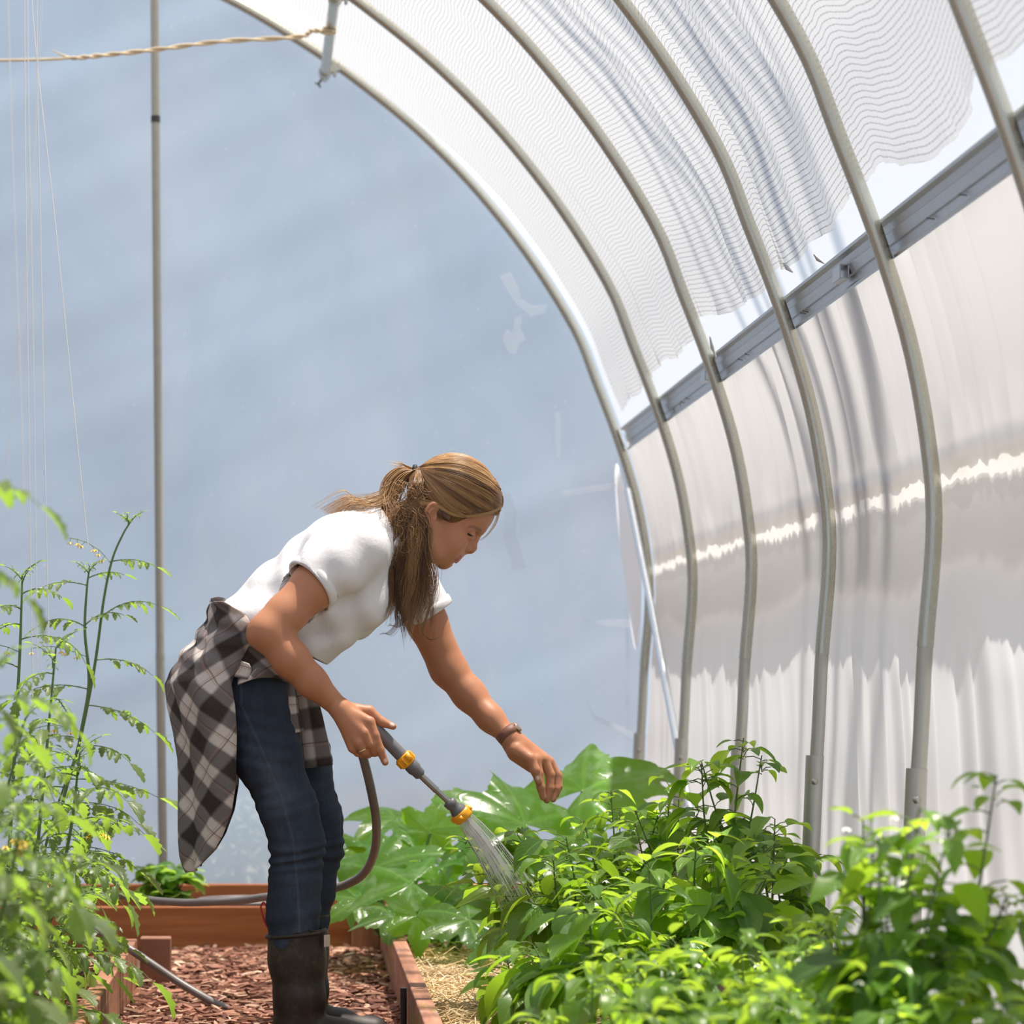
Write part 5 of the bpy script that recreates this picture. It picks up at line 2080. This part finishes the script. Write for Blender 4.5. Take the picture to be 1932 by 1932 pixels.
# ---------------------------------------------------------------- squash
def lobed(b, base, d, n, Rr, seed, cup=.25, rnd=.5):
    """palmate lobed squash leaf attached at base, pointing along d, upper side n"""
    rg = random.Random(seed)
    d = d.normalized()
    s = d.cross(n).normalized()
    n = s.cross(d).normalized()
    K, Q = 110, 6
    vs, uvs, fs = [], [], []
    phs = [rg.uniform(0, 6.3) for _ in range(4)]
    for q in range(Q + 1):
        fr = q / Q
        for k in range(K + 1):
            th = lerp(-2.75, 2.75, k / K)
            kq = abs(((th / 1.10 + 0.5) % 1.0) - 0.5) * 2
            r = Rr * (1.05 - 0.50 * kq ** 0.85) * (1 - 0.16 * abs(th) / 2.75)
            r *= 1 + 0.05 * math.sin(15 * th + phs[0]) + 0.05 * (abs(math.sin(14.5 * th + phs[1])) - .5)
            rad = r * fr
            x, y = rad * math.cos(th), rad * math.sin(th)
            z = -cup * rad * rad / Rr + fr * fr * Rr * (0.055 * math.sin(5 * th + phs[2]) + 0.035 * math.sin(9 * th + phs[3])) + 0.10 * rad * abs(math.sin(th * 1.15)) * (1 - fr * .4)
            vs.append(base + d * x + s * y + n * z)
            sec = (abs(th) % 1.10) / 1.10
            uvs.append((fr, (sec if sec < .5 else 1 - sec) * 2.0 * fr + (0.02 if fr < .1 else 0)))
    for q in range(Q):
        for k in range(K):
            a = q * (K + 1) + k
            fs.append((a, a + K + 1, a + K + 2, a + 1))
    b.add(vs, fs, uvs, rnd)


SQ = [
    ('squash plant farthest right, one huge leaf raised beside the brace', (.62, 8.95, .06), [
        ((1100, 1492), 8.6, (1, .12, .52), (-.35, -.60, .75), .265, .6), ((1175, 1462), 9.0, (1, .2, .10), (0, -.3, 1), .20, .45),
        ((1060, 1590), 8.7, (.6, -.6, .2), (0, -.5, 1), .17, .35), ((1130, 1620), 8.5, (.9, -.3, 0), (0, -.4, 1), .17, .4),
        ((1200, 1560), 8.8, (1, -.2, .2), (0, -.3, 1), .16, .3), ((1010, 1640), 8.9, (-.5, -.6, 0), (0, -.4, 1), .16, .5)]),
    ('squash plant in the middle, leaf spread just below the reaching hand', (.45, 8.75, .06), [
        ((992, 1556), 8.4, (-1, -.10, .52), (.35, -.62, .75), .27, .65), ((905, 1560), 8.8, (-.4, .3, .75), (0, -.85, .5), .15, .9),
        ((1010, 1600), 8.3, (.5, -.5, .3), (0, -.3, 1), .15, .5), ((925, 1620), 8.6, (-.8, -.5, .1), (0, -.4, 1), .17, .5),
        ((960, 1680), 8.3, (-.2, -.9, -.1), (0, -.2, 1), .15, .4), ((880, 1690), 8.4, (-.6, -.6, -.1), (.1, -.5, 1), .16, .45),
        ((885, 1735), 8.1, (-.75, -.5, -.12), (-.05, -.55, .9), .15, .1), ((940, 1780), 8.0, (-.6, -.6, -.25), (0, -.45, .9), .13, .2)]),
    ('squash plant behind the hose loop, pale sunlit leaves at the left', (.30, 9.05, .06), [
        ((775, 1612), 8.9, (-1, .1, .42), (.40, -.30, .9), .20, .5), ((745, 1545), 9.1, (-1, .2, .22), (.22, -.35, .9), .18, .5),
        ((812, 1572), 9.0, (.25, .2, .9), (-.2, -.95, .2), .13, 1.0), ((700, 1640), 8.7, (1, -.1, .50), (-.4, -.5, .8), .22, .6),
        ((700, 1610), 8.9, (-1, -.2, .15), (0, -.5, .9), .15, .4), ((776, 1668), 8.4, (-1, -.15, -.18), (-.1, -.55, .85), .18, .8),
        ((742, 1728), 8.3, (-1, -.35, -.10), (.1, -.45, .9), .125, .25), ((788, 1728), 8.2, (.10, -.45, -.9), (.3, -.85, -.1), .115, 1.0),
        ((835, 1640), 8.6, (.5, -.4, .4), (-.2, -.5, .8), .17, .5), ((680, 1700), 8.6, (-.8, -.5, -.25), (0, -.5, .8), .12, .6),
        ((760, 1600), 9.2, (.6, .1, .7), (-.5, -.5, .7), .16, .7)]),
]
for lab, base, leaves in SQ:
    root = thing('squash_plant', lab, 'plant', base, 'squash plants at the back of the right bed')
    bv = Vector(base)
    b = MB()
    b.tube(catmull([bv + Vector((0, 0, -.02)), bv + Vector((-.03, -.05, .03)), bv + Vector((-.05, -.16, .05))], 5), .014, 8)
    b.build('crown', M_STEM, root)
    for i, ((px, py), Y, d, n, Rr, rnd) in enumerate(leaves):
        at_ = P(px, py, Y)
        b = MB()
        lobed(b, at_, Vector(d), Vector(n), Rr, 100 + i * 7 + int(base[0] * 1000), rnd=rnd)
        lf = b.build('leaf', M_SQU, root)
        b = MB()
        mid = lerp(bv, at_, .6) + Vector((0, 0, -.05 * (at_ - bv).length))
        b.tube(catmull([bv, mid, at_], 7), lambda q: .0088 - .0040 * q, 8)
        b.build('leaf_stalk', M_STEM, lf)


# ---------------------------------------------------------------- tomatoes
def leaflet(b, base, d, up, L, Wd, droop, rnd, rg):
    d, s, n = frame_of(d, up)
    nt = 8
    vs, uvs = [], []
    p = base.copy()
    mx = 0.42
    fold = rg.uniform(.1, .6)
    for i in range(nt + 1):
        t = i / nt
        a = droop * t
        dd = d * math.cos(a) - n * math.sin(a)
        nn = n * math.cos(a) + d * math.sin(a)
        w = Wd * .5 * (t ** .55) * ((1 - t) ** .8) / mx if 0 < t < 1 else .0005
        w *= (1.22 if i % 2 else .82)
        for q in (-1, -.45, 0, .45, 1):
            back = -.10 * L / nt * 3 * abs(q) * (0 if i % 2 else 1)
            vs.append(p + s * (q * w) + nn * (fold * abs(q) * w) + dd * back)
            uvs.append((t, q))
        p = p + dd * (L / nt)
    b.add(vs, [(i * 5 + k, i * 5 + k + 1, (i + 1) * 5 + k + 1, (i + 1) * 5 + k) for i in range(nt) for k in range(4)], uvs, min(1, max(0, rnd)))


def tomato_leaf(fo, st, p, d, L, rg, droop=1.0, pairs=4, wide=1.0):
    d, s, n = frame_of(d, Vector((0, 0, 1)))
    pts = [p]
    N = 9
    a = 0
    for i in range(N):
        a = droop * ((i + 1) / N) ** 1.3
        pts.append(pts[-1] + (d * math.cos(a) - n * math.sin(a)) * (L / N) + s * rg.gauss(0, .002))
    st.tube(pts, lambda q: .0019 - .0012 * q, 5, False)
    for k in range(pairs):
        q = .28 + .62 * k / pairs
        i = int(q * N)
        c = lerp(pts[i], pts[i + 1], q * N - i)
        t = (pts[i + 1] - pts[i]).normalized()
        big = L * (.255 - .02 * k) * rg.uniform(.8, 1.15)
        for sg in (-1, 1):
            dd = (s * sg * 1.0 + t * rg.uniform(.35, .75) + Vector((0, 0, rg.uniform(-.75, .05)))).normalized()
            e = c + dd * big * .24
            st.tube([c, e], .0009, 4, False)
            leaflet(fo, e, dd, Vector((0, 0, 1)), big, big * rg.uniform(.42, .6) * wide, rg.uniform(.2, 1.2), rg.gauss(.5, .25), rg)
            if rg.random() < .6:
                c2 = c - t * L * .05
                leaflet(fo, c2, (s * sg + Vector((0, 0, -.3))).normalized(), Vector((0, 0, 1)), big * .32, big * .2, .4, rg.gauss(.5, .25), rg)
    t = (pts[-1] - pts[-2]).normalized()
    leaflet(fo, pts[-1], t, n if abs(t.z) > .9 else Vector((0, 0, 1)), L * .36, L * .19 * wide, rg.uniform(.1, .7), rg.gauss(.5, .25), rg)


def truss(fl, st, p, d, rg, n=6):
    d = d.normalized()
    q = p
    for i in range(n):
        e = q + d * .022 + Vector((rg.gauss(0, .004), rg.gauss(0, .004), .004 - .003 * i))
        st.tube([q, e], .0009, 4, False)
        f = e + Vector((rg.gauss(0, .006), rg.gauss(0, .006), -.010))
        st.tube([e, f], .0007, 4, False)
        a0 = rg.uniform(0, 6)
        for u in range(5):
            a = a0 + u * 2 * PI / 5
            blade(fl, f, Vector((math.cos(a), math.sin(a), -.5)), Vector((0, 0, 1)), .012, .005, .4, .1, .5, rg, 3)
        fl.tube([f, f + Vector((0, 0, -.010))], lambda q_: .0022 * (1 - q_ * .7), 5)
        q = e


TG = 'tomato plants in the left bed'


def tomato(label, stems, seed, Lf, per, leafsets=(), trusses=(), droop=(.7, 1.6), wide=1.0, side=None):
    """stems: list of point lists (metres)"""
    rg = random.Random(seed)
    root = thing('tomato_plant', label, 'plant', stems[0][0], TG)
    fo, st, sts = MB(), MB(), []
    for pts in stems:
        st = MB() if st.v else st
        cp = catmull(pts, 8)
        st.tube(cp, lambda q: .0052 - .0032 * q, 8)
        m_ = len(cp)
        for j in range(per):
            q = .10 + .86 * (j + rg.random() * .6) / per
            p = cp[min(m_ - 1, int(q * (m_ - 1)))]
            a = j * 2.4 + rg.uniform(-.5, .5) if side is None else rg.uniform(*side)
            d = Vector((math.cos(a), math.sin(a), rg.uniform(.1, .6)))
            tomato_leaf(fo, st, p, d, Lf * rg.uniform(.7, 1.15) * (1.1 - .5 * q), rg, rg.uniform(*droop), 4, wide)
        if pts is not stems[-1]:
            sts.append(st)
        # crown of small leaves at the tip
        for j in range(5):
            a = j * 2.4
            tomato_leaf(fo, st, cp[-1 - j % 3], Vector((math.cos(a) * .7, math.sin(a) * .7, 1)), Lf * .26, rg, .6, 3)
    for p, d, L, dr in leafsets:
        tomato_leaf(fo, st, p, Vector(d), L, rg, dr, 4, wide)
    for p, d in trusses:
        fl = MB()
        truss(fl, st, p, Vector(d), rg)
        fl.build('flower_cluster', M_YEL, root)
    for q in sts + [st]:
        q.build('stem', M_STEMT, root)
    fo.build('foliage', M_TOM, root)
    return root


Y = 7.55
tomato('tall tomato plant with two bare shoots rising before the support pole',
       [[P(105, 1560, Y) - Vector((.04, 0, .45)), P(110, 1560, Y), P(150, 1400, Y), P(178, 1260, Y), P(196, 1130, Y), P(212, 1055, Y), P(232, 1008, Y), P(246, 985, Y)],
        [P(152, 1390, Y), P(168, 1290, Y), P(160, 1190, Y), P(164, 1110, Y), P(168, 1078, Y)]], 41, .17, 0,
       leafsets=[(P(207, 1060, Y), (1, -.2, .25), .13, .75), (P(190, 1165, Y), (1, -.2, .95), .17, 1.2), (P(183, 1245, Y), (1, .2, .15), .155, .85),
                 (P(160, 1330, Y), (1, -.2, -.05), .20, .65), (P(146, 1410, Y), (.8, -.5, .2), .18, .9), (P(165, 1105, Y), (-1, -.2, .35), .15, 1.0),
                 (P(164, 1185, Y), (-1, .1, .75), .14, 1.3), (P(168, 1090, Y), (.7, .3, .4), .10, .8), (P(150, 1395, Y), (-.6, -.6, .3), .18, 1.2),
                 (P(160, 1180, Y), (.9, -.3, .9), .12, 1.1), (P(130, 1470, Y), (1, -.2, .05), .25, .50), (P(120, 1520, Y), (.9, -.4, .25), .22, .9),
                 (P(165, 1300, Y), (-1, -.2, .3), .20, .9), (P(140, 1430, Y), (-.8, .4, .4), .18, 1.0), (P(112, 1560, Y), (1, .2, .3), .22, .8),
                 (P(108, 1600, Y), (1, -.3, .2), .24, .9), (P(106, 1650, Y), (.9, .1, .2), .22, .9), (P(104, 1620, Y), (-.6, -.7, .3), .22, 1.0)],
       trusses=[(P(208, 1062, Y), (-.9, 0, .75)), (P(166, 1240, Y), (-1, 0, .35)), (P(150, 1380, Y), (-1, -.2, .2))])
tomato('slim tomato shoot at the left edge, a spiky tip beside the strings',
       [[P(20, 1650, 6.9) - Vector((.03, 0, .4)), P(20, 1560, 6.9), P(36, 1260, 6.9), P(40, 1160, 6.9), P(42, 1085, 6.9)]], 42, .20, 9, trusses=[(P(36, 1230, 6.9), (-1, 0, .3))])
tomato('dense tomato plant with pale curled leaves below the tall shoots',
       [[Vector((-.60, 6.7, .08)), Vector((-.60, 6.7, .25)), Vector((-.56, 6.65, .48)), Vector((-.50, 6.6, .66))], [Vector((-.60, 6.7, .2)), Vector((-.52, 6.6, .38)), Vector((-.46, 6.55, .52))]], 43, .22, 15, trusses=[(Vector((-.48, 6.6, .5)), (.5, -.7, .3)), (Vector((-.5, 6.6, .40)), (-.3, -.9, .3))])
tomato('tomato plant low at the left, over the bed board by the hose',
       [[Vector((-.57, 7.5, .08)), Vector((-.55, 7.5, .22)), Vector((-.50, 7.45, .36))], [Vector((-.60, 7.1, .08)), Vector((-.56, 7.0, .24)), Vector((-.50, 6.95, .34))]], 44, .17, 12)
tomato('tomato plant rising left of the bare shoots, between the strings',
       [[Vector((-.56, 6.25, .08)), Vector((-.55, 6.25, .4)), Vector((-.52, 6.2, .7)), Vector((-.50, 6.2, .92))], [Vector((-.56, 6.3, .2)), Vector((-.48, 6.25, .5)), Vector((-.45, 6.2, .70))]], 51, .23, 13)
tomato('blurred tomato plant standing high at the left edge, under the nearest sprays',
       [[Vector((-.52, 4.55, .08)), Vector((-.52, 4.55, .4)), Vector((-.49, 4.5, .72)), Vector((-.46, 4.5, .86))], [Vector((-.52, 4.5, .3)), Vector((-.44, 4.45, .5)), Vector((-.41, 4.4, .62))]], 52, .23, 14, wide=1.15)
tomato('bushy tomato plant at mid left, yellow blossom among its leaves',
       [[Vector((-.64, 5.6, .08)), Vector((-.62, 5.6, .3)), Vector((-.55, 5.55, .6)), Vector((-.50, 5.5, .78))], [Vector((-.64, 5.6, .2)), Vector((-.54, 5.5, .42)), Vector((-.47, 5.5, .56))]], 45, .22, 15, trusses=[(Vector((-.50, 5.45, .56)), (-.2, -1, .2))])
tomato('blurred tomato plant at the lower left, broad leaves over the board',
       [[Vector((-.60, 4.7, .08)), Vector((-.60, 4.7, .3)), Vector((-.52, 4.65, .55)), Vector((-.46, 4.6, .72))], [Vector((-.60, 4.7, .2)), Vector((-.54, 4.6, .38)), Vector((-.49, 4.6, .50))]], 46, .21, 14, wide=1.15, trusses=[(Vector((-.42, 4.55, .60)), (.1, -1, .2))])
tomato('nearest tall tomato plant, blurred sprays entering at the left edge',
       [[Vector((-.56, 4.05, .08)), Vector((-.55, 4.05, .4)), Vector((-.52, 4.0, .8)), Vector((-.49, 4.0, 1.12))]], 47, .22, 7, side=(1.9, 4.2), wide=1.15,
       leafsets=[(Vector((-.50, 4.0, 1.10)), (1, 0, .5), .17, 1.2), (Vector((-.50, 4.0, 1.00)), (1, -.1, .35), .16, 1.3), (Vector((-.52, 4.0, .86)), (1, -.2, .2), .15, 1.2), (Vector((-.53, 4.0, .62)), (1, -.2, .2), .20, 1.2)])
tomato('nearest low tomato plant, one wide blurred leaf in the bottom left corner',
       [[Vector((-.54, 3.5, .08)), Vector((-.54, 3.5, .25)), Vector((-.50, 3.45, .48))]], 48, .20, 8, wide=1.5, side=(2.2, 5.2),
       leafsets=[(Vector((-.50, 3.5, .56)), (1, -.3, .2), .16, .9), (Vector((-.49, 3.5, .52)), (1, -.1, -.1), .19, .35)])
tomato('tomato plant filling the gap behind the blurred lower left leaves',
       [[Vector((-.62, 5.15, .08)), Vector((-.60, 5.15, .28)), Vector((-.53, 5.1, .47))], [Vector((-.62, 6.1, .08)), Vector((-.60, 6.1, .25)), Vector((-.53, 6.05, .44))]], 49, .20, 14, wide=1.1)

# ---------------------------------------------------------------- potato plant in the far bed
rg = random.Random(77)
pb_ = P(325, 1690, 9.8)
pb_.z = .06
root = thing('potato_plant', 'small bushy green plant in the far bed left of her plaid shirt', 'plant', pb_)
fo, st = MB(), MB()
for i in range(16):
    a = rg.uniform(0, 2 * PI)
    rr_ = rg.uniform(.2, 1) * .10
    e = pb_ + Vector((rr_ * math.cos(a), rr_ * math.sin(a), rg.uniform(.07, .19)))
    st.tube(catmull([pb_, lerp(pb_, e, .5) + Vector((0, 0, .02)), e], 4), .003, 5)
    for j in range(7):
        a2 = rg.uniform(0, 6.3)
        blade(fo, e, Vector((math.cos(a2), math.sin(a2), rg.uniform(-.3, .4))), Vector((0, 0, 1)), rg.uniform(.065, .10), .052, rg.uniform(.3, 1), .2, rg.gauss(.6, .25), rg, 6, .1, (.5, .6))
st.build('stem', M_STEM, root)
fo.build('foliage', M_POT, root)
# ================================================================ watering wand, hose, water
M_GREY = simple('grey_rubber', (0.15, 0.15, 0.16), 0.5, 0, 0.4, 0.08)
M_AMBER = simple('amber_plastic', (0.82, 0.36, 0.012), 0.35, 0, 0.5, 0.10)
M_SHAFT = simple('grey_metal_shaft', (0.36, 0.36, 0.38), 0.25, 0.8)
M_NECK = simple('dark_grey_plastic', (0.12, 0.12, 0.13), 0.4)

wand = thing('watering_wand', 'grey hose wand with amber valve and rose, held in her right hand', 'watering wand', W(763, 1433, -.19))
g0, g1 = W(690, 1356, -.200), W(757, 1425, -.192)
gd = (g1 - g0).normalized()
b = MB()
b.lathe(g0, gd, [(0, .010), (.004, .0135), (.03, .0142), ((g1 - g0).length - .01, .0150), ((g1 - g0).length + .004, .0150)], 28)
b.build('grip', M_GREY, wand)
v0 = g1 + gd * .001
b = MB()
b.lathe(v0, gd, [(0, .016), (.002, .0195), (.006, .0200), (.021, .0200), (.025, .0185), (.027, .015)], 28)
for k in range(9):
    a = 2 * PI * k / 9
    u, w_ = gd.orthogonal().normalized(), gd.cross(gd.orthogonal().normalized())
    b.tube([v0 + gd * .005 + (u * math.cos(a) + w_ * math.sin(a)) * .0195, v0 + gd * .022 + (u * math.cos(a) + w_ * math.sin(a)) * .0195], .0032, 6)
b.box(v0 + gd * .013 + Vector((.006, -.0195, .006)), (.018, .006, .013), ry=math.radians(45))
b.build('valve', M_AMBER, wand)
n0 = v0 + gd * .026
b = MB()
b.lathe(n0, gd, [(0, .0150), (.004, .0165), (.016, .0165), (.022, .0140), (.034, .0135), (.038, .0095)], 24)
b.build('coupling', M_NECK, wand)
s0, s1 = n0 + gd * .034, W(852, 1518, -.165)
sd_ = (s1 - s0).normalized()
b = MB()
b.tube([s0, lerp(s0, s1, .5)], .0078, 16)
b.tube([lerp(s0, s1, .5), s1], .0070, 16)
b.tube([lerp(s0, s1, .49), lerp(s0, s1, .51)], .0084, 16)
b.build('shaft', M_SHAFT, wand)
b = MB()
b.lathe(s1 - sd_ * .012, sd_, [(0, .010), (.002, .0145), (.014, .0145), (.016, .0125), (.024, .0150), (.034, .0200), (.036, .0200)], 28)
b.build('neck', M_NECK, wand)
r0_ = s1 + sd_ * .0225
rd = (sd_ + Vector((0, 0, -.12))).normalized()
b = MB()
b.lathe(r0_, rd, [(0, .0205), (.002, .0232), (.007, .0245), (.016, .0245), (.021, .0235), (.0215, .0215), (.020, .018), (.0205, .004)], 32)
for k in range(4):
    a = 2 * PI * k / 4 + .9
    u = rd.orthogonal().normalized()
    w_ = rd.cross(u)
    b.box(r0_ + rd * .010 + (u * math.cos(a) + w_ * math.sin(a)) * .0235, (.010, .006, .010), ry=math.radians(45))
b.build('rose', M_AMBER, wand)

# hose
M_HOSE = simple('grey_hose', (0.165, 0.145, 0.140), 0.42, 0, 0.5, 0.12)
hose = thing('garden_hose', 'grey-brown garden hose looping from the wand behind her legs to the left bed', 'hose', Vector((-.2, 7.6, 0)))
hp = [g0 + gd * .004, g0 - gd * .016, W(674, 1352, -.192), W(666, 1372, -.19), W(676, 1400, -.186), W(686, 1432, -.17), W(700, 1490, -.10), W(710, 1550, .02), W(707, 1605, .16), W(688, 1646, .29), W(655, 1668, .36), W(610, 1680, .40),
      P(555, 1688, 7.35), P(505, 1692, 7.5), P(440, 1700, 7.7), P(350, 1703, 7.9), P(280, 1698, 8.0), P(215, 1688, 8.05), P(165, 1692, 8.05), P(135, 1712, 8.0), P(140, 1732, 7.9), P(172, 1748, 7.8), P(205, 1768, 7.76),
      P(240, 1788, 7.74), P(285, 1818, 7.72), P(340, 1855, 7.70), P(400, 1890, 7.66), P(448, 1913, 7.60)]
b = MB()
b.tube(catmull(hp, 8), .0105, 14)
b.build('tube', M_HOSE, hose)
b = MB()
b.tube(catmull([P(447, 1912, 7.60), P(452, 1916, 7.58), P(440, 1924, 7.52), P(415, 1940, 7.40), P(380, 1965, 7.25)], 6), .0105, 14)
b.build('kinked_end', M_HOSE, hose)

# water
m = Mat('water_streak')
tl = m.n('ShaderNodeBsdfTranslucent')
m.set(tl, 'Color', (0.95, 0.97, 1.0))
gl = m.n('ShaderNodeBsdfGlossy')
m.set(gl, 'Roughness', 0.15)
a_ = m.mixs(0.4, tl.outputs[0], gl.outputs[0])
tp = m.n('ShaderNodeBsdfTransparent')
M_WATER = m.done(m.mixs(0.30, a_, tp.outputs[0]))
b = MB()
rw = random.Random(4)
rc = r0_ + rd * .021
u = rd.orthogonal().normalized()
w_ = rd.cross(u)
for i in range(80):
    a, q = rw.uniform(0, 2 * PI), math.sqrt(rw.random())
    off = (u * math.cos(a) + w_ * math.sin(a)) * q
    p0 = rc + off * .019
    v = (rd + off * .16).normalized()
    tt = rw.uniform(.12, .30)
    k0 = rw.uniform(0, .25) if rw.random() < .5 else 0
    pts = []
    for j in range(6):
        t = lerp(k0, 1, j / 5) * tt
        pts.append(p0 + v * t + Vector((0, 0, -1.4 * t * t)))
    if pts[-1].z < .10:
        continue
    b.tube(pts, rw.uniform(.0004, .0008), 5, False)
for i in range(160):
    a, q = rw.uniform(0, 2 * PI), math.sqrt(rw.random())
    off = (u * math.cos(a) + w_ * math.sin(a)) * q
    t = rw.uniform(.08, .32)
    p = rc + off * .02 + (rd + off * .2).normalized() * t + Vector((0, 0, -1.4 * t * t))
    b.lathe(p, (0, 0, 1), [(-.0012, .0004), (0, .0013), (.0012, .0004)], 6)
tag(b.build('water_spray', M_WATER), 'fan of water streaks falling from the amber rose onto the peppers', 'water', kind='stuff')
